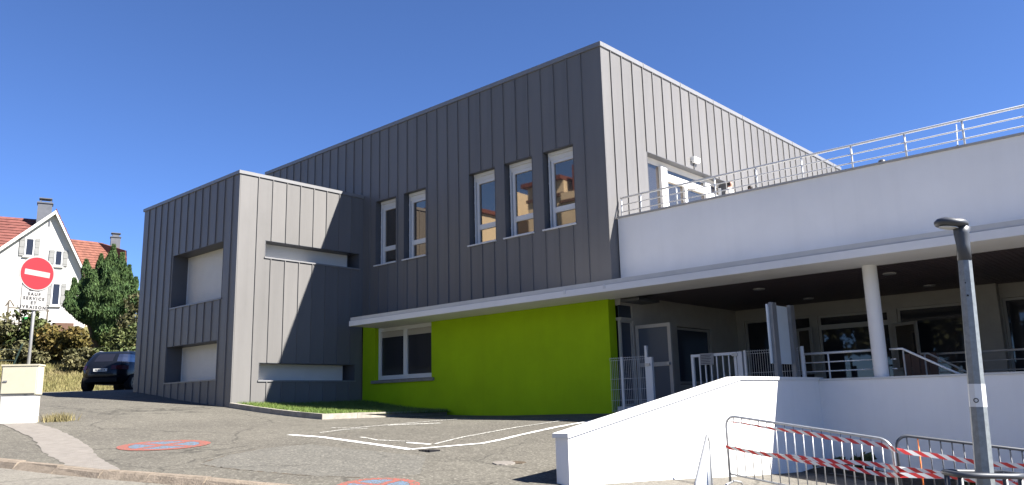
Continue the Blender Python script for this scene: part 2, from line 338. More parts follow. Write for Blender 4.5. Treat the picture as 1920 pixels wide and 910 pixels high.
# ------------------------------------------------------------------ setting: ground sheets
kp = np.array([(-30, -19.0), (-20, -16.6), (-14.0, -15.1), (-9.0, -13.75), (-5.4, -12.75), (-3.08, -12.09), (-.91, -11.63), (.63, -11.13), (2.12, -10.72), (4.6, -9.95)])
def kerb_d(x, y):
    a, b = kp[:-1], kp[1:]; P = np.stack([x.ravel(), y.ravel()], 1)[:, None]; ab = b - a; t = np.clip(((P - a) * ab).sum(-1) / (ab ** 2).sum(-1), 0, 1); q = P - (a + ab * t[..., None]); dd = np.hypot(q[..., 0], q[..., 1]); i = dd.argmin(1)
    sg = np.sign(ab[i, 1] * q[np.arange(len(i)), i, 0] - ab[i, 0] * q[np.arange(len(i)), i, 1]); return (dd[np.arange(len(i)), i] * sg).reshape(x.shape)
def gz_cut(x, y):
    d = kerb_d(x, y); return gz_arr(x, y) - np.where((d > -.6) & (d < 2.6) & (x < 4.7) & (x > -29), .4, 0)
xs = np.unique(np.r_[np.arange(-26, 4.6, .4), 4.83, 4.85, 4.87, 4.89, 4.91, 4.93, 4.95, np.arange(5.2, 16.1, .4), np.arange(17, 46, 3)])
ys = np.r_[np.arange(-40, -22, 2), np.arange(-22, 1.6, .35), 1.6, 4, 8, 14]
forecourt = structure(sheet('forecourt', xs, ys, 0, M['asph'], zf=gz_cut, drop=lambda x, y: (x > -9.6) & (y > .45) | (x > -16.2) & (x < -10.6) & (y > -3.5) | (x > 4.99) & (y > .2)))
cen = np.array([p.center[:2] for p in forecourt.data.polygons]); forecourt.data.materials.append(M['yard'])
forecourt.data.polygons.foreach_set('material_index', ((cen[:, 0] > 4.93) & (cen[:, 1] > -9.2)).astype(np.int32))
forecourt['label'] = 'cracked grey asphalt forecourt sloping up to the left'
bxs = np.r_[-130, -100, -80, -66, -56, -48, np.arange(-44, -26, .6), -26]; bys = np.r_[-80, -60, -45, -32, np.arange(-26, 20, .6), 24, 32, 45, 70, 110]
bank = structure(sheet('grass_bank', bxs, bys, .0, M['bank']))
bank['label'] = 'dry grass bank rising behind the parked car'
def far_z(x, y): return np.where((abs(x + 20) < 112) & (abs(y) < 112), -4.5, -5.0 + 0 * x) - np.clip((np.hypot(x, y) - 150) * .01, 0, 6)
fx = np.r_[-900, -500, -300, -180, -120, -60, -20, 20, 60, 120, 200, 400, 900]
gnd = structure(sheet('ground', fx, fx, 0, M['bank'], zf=far_z)); gnd['label'] = 'wide open ground around the site'
# pavement and kerb at the lower left
Tn = np.gradient(kp, axis=0); Tn /= np.linalg.norm(Tn, axis=1)[:, None]; Nn = np.c_[Tn[:, 1], -Tn[:, 0]]
pav = structure(ribbon('pavement', kp + Nn * .05, kp + Nn * 3.4, M['pave'], None, dz=-.085, sub=12, across=8)); pav['label'] = 'pale worn pavement nearest the camera'
ribbon('forecourt_edge', kp - Nn * 1.3, kp - Nn * .0, M['asph'], forecourt, dz=.003, sub=12, across=5)
kerb = bpy.data.objects.new('kerb', None); COL.objects.link(kerb); kerb.location = (-3.0, -12.1, gz(-3, -12.1)); structure(kerb)
t = np.linspace(0, len(kp) - 1, 400); kx = np.interp(t, range(len(kp)), kp[:, 0]); ky = np.interp(t, range(len(kp)), kp[:, 1])
s_ = np.r_[0, np.cumsum(np.hypot(np.diff(kx), np.diff(ky)))]
a = 0
while a < s_[-1] - .3:
    b = min(a + random.uniform(.85, 1.05), s_[-1]); p = Vector((np.interp(a + .01, s_, kx), np.interp(a + .01, s_, ky), 0)); q = Vector((np.interp(b - .012, s_, kx), np.interp(b - .012, s_, ky), 0))
    d = (q - p).normalized(); n = Vector((d.y, -d.x, 0)); mb = MB(); wv = .15 + random.uniform(-.012, .016); dz = random.uniform(.004, .022)
    V8 = []
    for e in (p, q):
        for off, zz in ((-.05, -.2), (-.05, dz), (.035, dz), (.075, dz - .02), (.15, -.095), (.16, -.22)):
            c = e + n * off; z = gz(p.x * .5 + q.x * .5, p.y * .5 + q.y * .5) * 0 + gz(c.x, c.y); V8.append((c.x + random.uniform(-.012, .012), c.y + random.uniform(-.012, .012), z + zz + random.uniform(-.008, .008)))
    for k in range(6): mb.face([V8[k], V8[(k + 1) % 6], V8[6 + (k + 1) % 6], V8[6 + k]])
    mb.face(V8[:6]); mb.face(V8[6:][::-1]); o = mb.build('kerb_stone', M['kerb'], kerb)
    a = b
# pale concrete trench strip, patches, painted lines
ribbon('concrete_strip', [(-9.25, -10.43), (-8.16, -10.52), (-5.88, -10.8), (-3.51, -11.36), (-2.06, -11.59), (-1.5, -11.68)],
       [(-8.94, -9.87), (-7.48, -9.92), (-5.42, -10.22), (-3.6, -10.6), (-2.0, -11.05), (-.2, -11.42)], M['strip'], forecourt, dz=.008, jit=.018, sub=10)
line_ribbon('painted_line', [(-2.52, -7.38), (-1.67, -7.26), (-.9, -7.32), (-.05, -7.4), (1.2, -7.50)], .13, M['line'], forecourt, .006, .007)
line_ribbon('painted_line', [(1.2, -7.50), (1.57, -6.25), (1.45, -5.6), (1.28, -5.04), (.93, -3.51), (.7, -1.8)], .10, M['line'], forecourt, .010, .006)
line_ribbon('painted_line', [(-2.39, -6.77), (-2.6, -6.0), (-2.43, -5.58)], .08, M['line_old'], forecourt, .006, .01)
line_ribbon('painted_line', [(-3.18, -5.96), (-2.74, -5.81), (-2.92, -4.0), (-3.21, -1.77)], .09, M['line_old'], forecourt, .009, .01)
line_ribbon('painted_line', [(-2.8, -4.77), (-2.27, -3.69)], .22, M['line_old'], forecourt, .007, .02)
line_ribbon('painted_line', [(-1.03, -6.82), (-.31, -6.98), (.28, -6.77)], .07, M['line_old'], forecourt, .006, .012)
line_ribbon('painted_line', [(.40, -6.91), (.94, -6.85)], .1, M['line'], forecourt, .006, .01)
line_ribbon('painted_line', [(.98, -6.80), (.59, -5.73), (.21, -3.86), (.05, -2.03)], .06, M['line_old'], forecourt, .008, .006)
def no_stop(cx, cy, R, ang):
    """worn no-stopping symbol: red ring and cross on blue, painted flat on the road"""
    emb = bpy.data.objects.new('no_stopping_symbol', None); COL.objects.link(emb); emb.parent = forecourt; emb.location = (cx, cy, gz(cx, cy))
    emb['label'] = 'worn red and blue no stopping circle painted on the asphalt'
    def pol(ths, r0, r1, dz):
        V = []; F = []; k = len(ths)
        for th in ths:
            for r in r0(th), (r0(th) + r1(th)) / 2, r1(th):
                x = cx + R * r * math.cos(th + ang); y = cy + R * r * math.sin(th + ang); V.append((x, y, gz(x, y) + dz))
        for i in range(k - 1):
            for j in range(2): F.append((i * 3 + j, i * 3 + j + 1, i * 3 + j + 4, i * 3 + j + 3))
        return V, F
    V, F = pol(np.linspace(0, 2 * math.pi, 61), lambda t: .76, lambda t: 1.0, .008); npmesh('ring', V, F, M['mark_red'], emb)
    for q in range(4):
        h = .115
        def inner(th, q=q):
            d = abs(((th - q * math.pi / 2 + math.pi) % (2 * math.pi)) - math.pi); return h / max(math.sin(math.pi / 4 - d), .15) if d < math.pi / 4 else .75
        dm = math.pi / 4 - math.asin(h / .75)
        V, F = pol(np.linspace(q * math.pi / 2 - dm, q * math.pi / 2 + dm, 15), inner, lambda t: .752, .008); npmesh('blue_quarter', V, F, M['mark_blue'], emb)
    for q in range(2):
        th = math.pi / 4 + q * math.pi / 2 + ang; d = Vector((math.cos(th), math.sin(th))); n = Vector((-d.y, d.x)) * R * .105
        for sg in ((-1, 1) if q == 0 else (-1, 1)):
            P = [Vector((cx, cy)) + d * R * .0 * sg + n * 0, Vector((cx, cy)) + d * R * .77 * sg]
            st = .0 if q == 0 else .106
            A = [Vector((cx, cy)) + d * R * (st + (.77 - st) * i / 6) * sg for i in range(7)]
            V = []; F = []
            for i, p in enumerate(A):
                for e in (-1, 1): c = p + n * e; V.append((c.x, c.y, gz(c.x, c.y) + .0085))
            for i in range(6): F.append((2 * i, 2 * i + 1, 2 * i + 3, 2 * i + 2))
            npmesh('cross_bar', V, F, M['mark_red'], emb)
view_az = math.atan2(-9.7 + 16.1, -2.75 - 11.28)
no_stop(-2.74, -9.70, .75, view_az)
no_stop(3.36, -9.86, .50, math.atan2(-9.86 + 16.1, 3.36 - 11.28) + .1)
# manhole and drain
def disc(name, c, R0, dz, mt, jit=.0):
    V = [(c[0], c[1], gz(*c) + dz + .004)]; n = 24
    for ring, rr in ((1, R0), (2, R0 + .01)):
        for k in range(n):
            a6 = k * 2 * math.pi / n; q6 = rr * (1 + random.uniform(-jit, jit)); x, y = c[0] + q6 * math.cos(a6), c[1] + q6 * math.sin(a6); V.append((x, y, gz(x, y) + (dz if ring == 1 else -.03)))
    me = bpy.data.meshes.new(name); me.from_pydata(V, [], [(0, 1 + k, 1 + (k + 1) % n) for k in range(n)] + [(1 + k, 1 + n + k, 1 + n + (k + 1) % n, 1 + (k + 1) % n) for k in range(n)]); me.materials.append(mt)
    o = bpy.data.objects.new(name, me); COL.objects.link(o); o.parent = forecourt; return o
PT = [(-.07, -10.38), (-.64, -9.62), (-.95, -8.79), (-.85, -8.1), (.94, -8.0), (1.97, -7.85)]; PB = [(.05, -10.42), (.64, -10.39), (1.42, -10.2), (2.06, -10.04), (2.79, -9.65), (3.15, -8.99)]
ribbon('asphalt_patch', PT, PB, M['asph_new'], forecourt, dz=.0035, jit=.012, sub=12, across=10)
line_ribbon('crack', PB[:5], .022, M['soil'], forecourt, .0055, .012); line_ribbon('crack', PT[:4], .016, M['soil'], forecourt, .0055, .012)
disc('manhole_cover', (3.33, -7.60), .16, .012, M['strip'], .06); disc('dark_patch', (3.42, -7.42), .10, .008, M['soil'], .25)  # pale cover disc with a smaller dark disc beside it
mb = MB(); c = (1.45, -7.42)
for i in range(4): mb.box(c[0] - .02 + i * .07, c[0] + .03 + i * .07, c[1] - .12, c[1] + .1, gz(*c) - .02, gz(*c) + .012)
mb.build('drain_grate', M['black'], forecourt)

# ------------------------------------------------------------------ the building
B = thing('building', 'grey zinc clad building with a lime green ground floor and white terrace wing', 'building', (0, 0, -.6))
Hb, HT, HX, BX, BY, BL = 2.637, 8.97, 6.747, -10.055, -4.549, -16.62
PANELS = {}
def facade(O, u, n, edges, z0, z1, ops, seam_last=False):
    O = Vector(O); u = Vector(u); n = Vector(n)
    for ci, (ua, ub) in enumerate(zip(edges[:-1], edges[1:])):
        cuts = sorted({ua, ub} | {c for o in ops for c in o[:2] if ua + .01 < c < ub - .01}); rects = []
        for si, (a, b) in enumerate(zip(cuts[:-1], cuts[1:])):
            iv = [(z0, z1)]
            for oa, ob, za, zb in ops:
                if oa <= a + .011 and ob >= b - .011:
                    iv = [x for p, q in iv for x in ((p, min(q, za)), (max(p, zb), q)) if x[1] - x[0] > .02]
            rects += [(si, a, b, p, q) for p, q in iv]
        grp = list(range(len(rects)))
        for i in range(len(rects)):
            for j in range(i):
                if abs(rects[i][0] - rects[j][0]) == 1 and min(rects[i][4], rects[j][4]) > max(rects[i][3], rects[j][3]):
                    gi, gj = grp[i], grp[j]; grp = [gj if g == gi else g for g in grp]
        for g in sorted(set(grp)):
            rs = [rects[i] for i in range(len(rects)) if grp[i] == g]; zb = min(r[3] for r in rs)
            key = (tuple(u), tuple(n), tuple((r[0], round(r[1] - ua, 3), round(r[2] - ua, 3), round(r[3] - zb, 3), round(r[4] - zb, 3)) for r in rs), ci == 0)
            if key not in PANELS:
                mb = MB()
                for si, a, b, p, q in rs:
                    a0 = a - ua + (.003 if si == 0 else 0); b0 = b - ua
                    mb.obox((0, 0, 0), u, n, (0, 0, 1), (a0, b0, -.03, 0, p - zb, q - zb))
                    if si == 0 and ci > 0: mb.obox((0, 0, 0), u, n, (0, 0, 1), (-.013, .013, -.028, .030, p - zb, q - zb))
                o = mb.build('zinc_panel', M['zinc'], None); PANELS[key] = o.data; bpy.data.objects.remove(o)
            jt = random.uniform(-.0015, .0015)
            o = place('zinc_panel', PANELS[key], O + u * ua + n * jt + Vector((0, 0, zb)), B)
f1 = [.0] + [.663 + .4745 * k for k in range(33)] + [16.40]
f1 = sorted(-e for e in f1)
wins = [(-9.383, -8.327), (-7.947, -6.878), (-4.972, -3.890), (-3.536, -2.467), (-2.096, -1.023)]
WZ = (4.251, 6.434)
# edges run left to right; the first column's seam is skipped
facade((0, 0, 0), (1, 0, 0), (0, -1, 0), f1, Hb, HT - .11, [(a, b, *WZ) for a, b in wins])
f2 = [.031] + [.42 + .512 * k for k in range(32)] + [16.82]
facade((0, 0, 0), (0, 1, 0), (1, 0, 0), f2, Hb, HT - .11, [(1.955, 6.484, 3.95, 6.405)])
fb = sorted([-10.055] + [-10.43 - .4805 * k for k in range(13)] + [BL])
facade((0, BY, 0), (1, 0, 0), (0, -1, 0), fb, -.45, HX - .09, [(-14.17, -10.85, 2.99, 4.735), (-14.25, -10.925, .61, 1.772)])
fr = [BY + .031] + [-3.934 + .4915 * k for k in range(8)] + [-.002]
facade((BX, 0, 0), (0, 1, 0), (1, 0, 0), fr, -.45, HX - .09, [(-3.64, -.15, 4.213, 4.742), (-3.71, -.28, .548, 1.08)])
# cores behind the cladding
mb = MB(); mb.box(-16.35, -.32, .32, 16.7, 2.5, 8.86); mb.box(-16.36, -.04, .035, .315, 2.56, 2.632)
mb.box(-16.30, -10.75, -3.85, .30, -.6, 6.62); mb.box(-16.37, -10.10, -3.86, .034, 6.63, 6.66)
mb.box(-16.60, -16.40, BY + .04, .3, -.5, 6.64); mb.box(-16.39, -10.10, BY + .04, -3.87, 6.625, 6.655); mb.box(-10.7, -10.10, -3.8, .0, -.5, .5)
mb.box(-16.41, -16.36, .0, 16.7, -.5, 8.85); mb.box(-9.9, -.32, .42, 6.4, -1, 2.49); mb.box(-16.3, -.4, 16.71, 16.8, -1, 8.86); mb.box(-16.36, -.05, .06, .30, 8.72, 8.85)
mb.build('core_wall', M['zinc_dark'], B)
mb = MB(); mb.box(-16.45, .035, -.040, .12, HT - .11, HT + .012); mb.build('roof_flashing', M['zinc_trim'], B)
mb = MB(); mb.box(-.12, .036, .121, 16.86, HT - .108, HT + .014)
for k in range(1, 9): mb.box(-.13, .045, 2.0 * k - .012, 2.0 * k + .012, HT - .09, HT + .022)
mb.build('roof_flashing', M['zinc_trim'], B)
mb = MB(); mb.box(BL - .04, BX + .035, BY - .040, BY + .12, HX - .09, HX + .010); mb.build('roof_flashing', M['zinc_trim'], B)
mb = MB(); mb.box(BX - .12, BX + .036, BY + .121, .1, HX - .088, HX + .012); mb.build('roof_flashing', M['zinc_trim'], B)
# tall windows of the upper floor
def reveal(mb, O, u, n, a, b, z0, z1, d, th=.014, prou=.006):
    mb.obox(O, u, n, (0, 0, 1), (a, a + th, -d, prou, z0, z1)); mb.obox(O, u, n, (0, 0, 1), (b - th, b, -d, prou, z0, z1))
    mb.obox(O, u, n, (0, 0, 1), (a + th, b - th, -d, prou, z1 - th, z1)); mb.obox(O, u, n, (0, 0, 1), (a + th, b - th, -d, prou, z0, z0 + th))
def frame_rect(mb, O, u, n, a, b, z0, z1, wd, n0, n1):
    for q in ((a, a + wd, n0, n1, z0, z1), (b - wd, b, n0, n1, z0, z1), (a + wd, b - wd, n0, n1, z1 - wd, z1), (a + wd, b - wd, n0, n1, z0, z0 + wd)): mb.obox(O, u, n, (0, 0, 1), q)
X, Y, Z = Vector((1, 0, 0)), Vector((0, 1, 0)), Vector((0, 0, 1)); NY = -Y
for a, b in wins:
    z0, z1 = WZ; O = (0, 0, 0); fa, fb_ = a + .12, b - .014
    mb = MB(); frame_rect(mb, O, X, NY, fa, fb_, z0 + .02, z1 - .23, .085, -.30, -.22); mb.obox(O, X, NY, Z, (fa + .085, fb_ - .085, -.30, -.222, z0 + .48, z0 + .63))
    mb.obox(O, X, NY, Z, (fa + .09, fb_ - .09, -.225, -.214, z0 + .50, z0 + .515))
    wd = mb.build('window', M['pvc'], B)
    mb = MB(); mb.obox(O, X, NY, Z, (fa - .03, fb_, -.30, -.205, z1 - .229, z1 - .105)); mb.obox(O, X, NY, Z, (fa - .05, fb_, -.30, -.16, z1 - .104, z1 - .016)); mb.build('shutter_box', M['shutter'], wd)
    mb = MB(); mb.obox(O, X, NY, Z, (fa - .065, fa - .028, -.24, -.18, z0 + .015, z1 - .106))
    for k in range(4): mb.obox(O, X, NY, Z, (fa - .07, fa - .022, -.181, -.172, z0 + .3 + k * .5, z0 + .34 + k * .5))
    mb.build('shutter_rail', M['pvc'], wd)
    for p, q in ((z0 + .105, z0 + .48), (z0 + .63, z1 - .315)):
        MB().obox(O, X, NY, Z, (fa + .085, fb_ - .085, -.285, -.262, p, q)).build('pane', M['glass'], wd)
    mb = MB(); reveal(mb, O, X, NY, a, b, z0, z1, .30); mb.build('reveal', M['zinc_dark'], wd)
    MB().obox(O, X, NY, Z, (a - .05, b + .005, -.30, .05, z0 - .022, z0 + .016)).build('sill', M['sill'], wd)
# shuttered windows of the annex
def slats(O, u, n, a, b, z0, z1, dep, pitch=.055):
    mb = MB(); k = max(1, int(round((z1 - z0) / pitch))); h = (z1 - z0) / k
    for i in range(k):
        mb.obox(O, u, n, Z, (a, b, -dep - .012, -dep, z0 + i * h + .005, z0 + (i + 1) * h - .003))
    mb.obox(O, u, n, Z, (a, b, -dep - .03, -dep - .0125, z0, z1)); return mb
for O, u, n, a, b, z0, z1, d, sa, sb in (((0, BY, 0), X, NY, -14.17, -10.85, 2.99, 4.735, .52, -14.14, -10.87), ((0, BY, 0), X, NY, -14.25, -10.925, .61, 1.772, .52, -14.22, -10.94),
                                 ((BX, 0, 0), Y, X, -3.64, -.15, 4.213, 4.742, .45, -3.62, -.36), ((BX, 0, 0), Y, X, -3.71, -.28, .548, 1.08, .45, -3.69, -.47)):
    mb = MB(); reveal(mb, O, u, n, a, b, z0, z1, .64, .016); mb.obox(O, u, n, Z, (a + .016, b - .016, -.66, -.60, z0 + .016, z1 - .016)); wd = mb.build('shuttered_window', M['zinc_dark'], B)
    slats(O, u, n, sa, sb, z0 + .03, z1 - .017, d).build('roller_shutter', M['shutter'], wd)
    mb = MB(); mb.obox(O, u, n, Z, (a - .02, b + .03, -d, .035, z0 - .025, z0 + .018)); mb.build('sill', M['zinc_trim'], wd)
    mb = MB(); mb.obox(O, u, n, Z, (sa - .03, sa, -d - .02, -d + .02, z0 + .02, z1 - .018)); mb.obox(O, u, n, Z, (sb, sb + .03, -d - .02, -d + .02, z0 + .02, z1 - .018)); mb.build('shutter_rail', M['sill'], wd)
# green ground floor
GW = (-9.36, -6.66, .53, 2.185)
mb = MB(); holed(mb, (0, 0, 0), X, NY, -10.0, -.15, -1.2, 2.30, [(GW[0], GW[1], GW[2], 2.30)], .30); mb.build('green_wall', M['green'], B)
mb = MB(); frame_rect(mb, (0, 0, 0), X, NY, GW[0], GW[1], GW[2] + .02, GW[3] + .02, .09, -.22, -.14); xm = (GW[0] + GW[1]) / 2 - .02
mb.obox((0, 0, 0), X, NY, Z, (xm - .05, xm + .05, -.22, -.13, GW[2] + .11, GW[3] - .07)); wd = mb.build('window', M['pvc'], B)
for p, q in ((GW[0] + .09, xm - .05), (xm + .05, GW[1] - .09)):
    MB().obox((0, 0, 0), X, NY, Z, (p, q, -.205, -.19, GW[2] + .11, GW[3] - .07)).build('pane', M['glass_dark'], wd)
    mb = MB(); frame_rect(mb, (0, 0, 0), X, NY, p, q, GW[2] + .112, GW[3] - .072, .035, -.185, -.135); mb.build('sash', M['pvc'], wd)
    MB().obox((0, 0, 0), X, NY, Z, (p + .04, q - .04, -.187, -.175, GW[3] - .30, GW[3] - .11)).build('blind', M['frame_grey'], wd)
MB().obox((0, 0, 0), X, NY, Z, (GW[0] - .12, GW[1] + .12, -.14, .07, GW[2] - .09, GW[2])).build('sill', M['sill_conc'], wd)
# canopy
WX = 14.0
mb = MB(); mb.box(-9.13, WX, -1.20, .12, 2.188, 2.343); cn = mb.build('canopy', M['white'], B)
mb = MB(); mb.box(-9.10, WX, -1.175, -.045, 2.352, 2.452); mb.build('canopy_flashing', M['coping'], cn)
mb = MB(); mb.box(.05, WX, -.044, .33, 2.36, 2.492); mb.build('canopy_flashing', M['coping'], cn)
mb = MB()
for x in (-.55, .62): mb.box(x - .03, x + .03, -1.215, -1.201, 2.26, 2.36)
mb.build('drip_spout', M['sill'], cn)
# white terrace wing
mb = MB(); mb.box(.036, WX, .345, .62, 2.493, 4.25); mb.build('parapet', M['white'], B)
mb = MB(); mb.box(.038, WX, .305, .66, 4.251, 4.292); mb.build('parapet_coping', M['cap_grey'], B)
mb = MB(); mb.box(.04, WX, .63, 16.8, 3.7, 3.9); mb.box(WX - .25, WX, .63, 16.8, -2.5, 3.69); mb.box(.04, WX - .26, .34, 6.6, 2.345, 2.485); mb.box(.04, WX - .26, 6.9, 7.1, -2, 3.69); mb.build('terrace_slab', M['white'], B)
# terrace glazed doors on the lit side
O = (0, 0, 0); mb = MB(); reveal(mb, O, Y, X, 1.955, 6.484, 3.92, 6.405, .30); rv = mb.build('terrace_door', M['zinc_dark'], B)
mb = MB(); mb.obox(O, Y, X, Z, (1.98, 6.46, -.30, -.235, 6.22, 6.389)); mb.build('door_header', M['frame_grey'], rv); mb = MB(); mb.obox(O, Y, X, Z, (2.05, 6.46, -.30, -.17, 3.92, 4.0))  # header greyer than the frame: shade of the reveal put into its colour
for p, q in ((1.98, 2.10), (2.92, 3.24), (5.46, 5.76), (6.40, 6.46)): mb.obox(O, Y, X, Z, (p, q, -.30, -.16, 4.0, 6.215))
mb.obox(O, Y, X, Z, (3.24, 5.46, -.29, -.17, 5.86, 6.06)); mb.obox(O, Y, X, Z, (4.20, 4.34, -.29, -.17, 4.0, 5.86)); mb.obox(O, Y, X, Z, (5.76, 6.40, -.29, -.18, 5.80, 5.95)); mb.build('door_frame', M['pvc'], rv)
for p, q, r, s2, mm in ((2.10, 2.92, 4.0, 6.28, 'glass'), (3.24, 5.46, 6.12, 6.28, 'glass'), (3.24, 4.20, 4.0, 5.86, 'glass'), (4.34, 5.46, 5.0, 5.86, 'glass'), (4.34, 5.46, 4.0, 4.995, 'brownwood'), (5.76, 6.40, 4.0, 5.80, 'glass'), (5.76, 6.40, 5.95, 6.28, 'glass')):  # brown lower pane: brown reflection in the glass painted as a solid colour
    MB().obox(O, Y, X, Z, (p, q, -.27, -.25, r, s2)).build('pane', M[mm], rv)
mb = MB(); mb.obox(O, Y, X, Z, (4.36, 4.72, .002, .12, 6.64, 6.76)); mb.obox(O, Y, X, Z, (4.40, 4.68, .01, .10, 6.60, 6.638)); mb.build('wall_lamp', M['white_paint'], B)
# covered entrance: left wall, back wall, floor
mb = MB(); mb.box(.0, 4.79, -.02, 6.6, -.62, -.42); mb.box(4.79, WX - .3, .05, 6.6, -.62, -.42); mb.build('entrance_floor', M['coping'], B)
LO = [(.12, .83, -.42, 1.68), (.12, .83, 1.75, 2.06), (2.94, 4.80, .10, 1.655)]
mb = MB(); holed(mb, (0, 0, 0), Y, X, .31, 6.43, -.5, 2.34, [(.31, .83, -.42, 1.68), (.31, .83, 1.75, 2.06), LO[2]], .28); mb.build('entrance_wall', M['interior'], B)
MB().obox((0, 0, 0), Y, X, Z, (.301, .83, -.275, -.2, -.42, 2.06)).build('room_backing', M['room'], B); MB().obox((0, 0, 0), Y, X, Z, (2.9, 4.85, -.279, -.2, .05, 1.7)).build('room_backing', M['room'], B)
mb = MB(); frame_rect(mb, (0, 0, 0), Y, X, .302, .828, -.418, 1.678, .05, -.10, -.03); dr = mb.build('entrance_door', M['frame_grey'], B)
MB().obox((0, 0, 0), Y, X, Z, (.352, .778, -.08, -.06, -.36, 1.63)).build('pane', M['glass_door'], dr)
mb = MB(); mb.obox((0, 0, 0), Y, X, Z, (.303, .829, -.08, -.05, 1.752, 2.058)); mb.build('transom_pane', M['glass_door'], dr)
# open leaf, standing out from the wall
lf = MB(); frame_rect(lf, (0, .86, 0), X, NY, .03, 1.04, -.40, 1.56, .085, -.06, 0); lf.obox((0, .86, 0), X, NY, Z, (.115, .955, -.06, 0, .52, .62)); lo = lf.build('door_leaf', M['frame_grey'], dr)
for r, s2 in ((-.315, .52), (.62, 1.475)): MB().obox((0, .86, 0), X, NY, Z, (.115, .955, -.04, -.02, r, s2)).build('pane', M['leaf_glass'], lo)
MB().obox((0, .86, 0), X, NY, Z, (.93, .99, .001, .07, .54, .60)).build('handle', M['galv'], lo)
mb = MB(); frame_rect(mb, (0, 0, 0), Y, X, 2.96, 4.78, .12, 1.64, .06, -.12, -.05); wd = mb.build('window', M['frame_grey'], B)
MB().obox((0, 0, 0), Y, X, Z, (3.02, 4.72, -.10, -.08, .18, 1.58)).build('pane', M['glass_door'], wd)
MB().box(.004, .55, .32, 1.25, 2.12, 2.19).build('door_awning', M['zinc_dark'], B)
# back wall with glazing
BO = [(.25, 2.28, -.2, 1.96), (2.47, 4.40, -.2, 1.93), (4.60, 6.50, -.2, 1.94), (7.06, 9.9, -.2, 1.95), (10.3, 13.5, -.2, 1.95)]
mb = MB(); holed(mb, (0, 6.43, 0), X, NY, 0.005, WX - .26, -.5, 2.34, BO, .2); mb.build('entrance_wall', M['interior'], B)
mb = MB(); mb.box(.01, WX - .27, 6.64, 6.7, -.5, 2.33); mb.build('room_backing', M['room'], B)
for k, (a, b, z0, z1) in enumerate(BO):
    mb = MB(); frame_rect(mb, (0, 6.43, 0), X, NY, a + .004, b - .004, z0 + .004, z1 - .004, .06, -.14, -.06)
    if k == 1: mb.obox((0, 6.43, 0), X, NY, Z, (a + .064, b - .064, -.14, -.058, 1.53, 1.66))
    wd = mb.build('window', M['frame_grey'], B)
    MB().obox((0, 6.43, 0), X, NY, Z, (a + .06, b - .06, -.12, -.10, z0 + .06, z1 - .06)).build('pane', M['glass_dark'], wd)
for x0, wd_, z0, z1, an in ((1.90, .56, .3, 1.60, 24), (4.52, .80, .3, 1.53, 30)):
    c, s3 = math.cos(math.radians(an)), math.sin(math.radians(an)); uu = Vector((c, -s3, 0)); nn = Vector((-s3, -c, 0))
    mb = MB(); frame_rect(mb, (x0, 6.36, 0), uu, nn, 0, wd_, z0, z1, .075, 0, .05); sh = mb.build('open_sash', M['frame_grey'], B)
    MB().obox((x0, 6.36, 0), uu, nn, Z, (.075, wd_ - .075, .015, .03, z0 + .075, z1 - .075)).build('pane', M['glass'], sh)
mb = MB(); mb.box(6.56, 7.03, 6.15, 6.42, -.42, 2.298); mb.build('pillar', M['interior'], B)
# ceiling of dark boards
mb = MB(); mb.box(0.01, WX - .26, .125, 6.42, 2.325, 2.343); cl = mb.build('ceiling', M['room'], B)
mb = MB(); mb.box(0, .094, .13, 6.415, 2.30, 2.322); tmp = mb.build('ceiling_board', M['board'], None); bme = tmp.data; bpy.data.objects.remove(tmp)
for k in range(int((WX - .4) / .105)): place('ceiling_board', bme, (.03 + k * .105, 0, 0), cl)
mb = MB(); mb.tube([(0, 0, 2.27), (0, 0, 2.299)], [.13, .14], 20); tmp = mb.build('ceiling_light', M['fixture'], None); lme = tmp.data; bpy.data.objects.remove(tmp)
for x in (2.80, 5.82, 8.84):
    for y in (2.17, 5.13): place('ceiling_light', lme, (x, y, 0), cl)
mb = MB(); mb.tube([(6.11, .0, -.45), (6.11, .0, 2.195)], .135, 32, caps=False); mb.build('column', M['white'], B, smooth=True)
mb = MB(); mb.tube([(12.3, .0, -.45), (12.3, .0, 2.195)], .135, 32, caps=False); mb.build('column', M['white'], B, smooth=True)

# ------------------------------------------------------------------ retaining walls
lw = thing('retaining_wall', 'white rendered wall below the covered entrance, running right from the ramp', 'wall', (8, -.25, -2))
MB().box(4.9903, WX, -.25, -.03, -2.6, .0).build('wall', M['white'], lw)
mb = MB(); mb.box(5.016, 6.0, -.275, .0, .001, .045); mb.box(6.003, WX, -.275, .0, .001, .040); mb.build('coping', M['coping'], lw)
rw = thing('ramp_wall', 'bright white sloping wall beside the ramp, in full sun', 'wall', (4.89, -5, -1.4))
prof = [(-8.22, -2.2), (-8.22, -.70), (-3.56, .02), (-.05, .02), (-.05, -2.6)]
mb = MB(); mb.prism([(4.79, y, z) for y, z in prof], (.20, 0, 0)); mb.build('wall', M['white'], rw)
cp = [(-8.25, -.70), (-8.25, -.645), (-3.60, .076), (-.052, .076), (-.052, .021), (-3.56, .021)]
mb = MB(); mb.prism([(4.765, y, z) for y, z in cp], (.25, 0, 0)); mb.build('coping', M['white_paint'], rw)
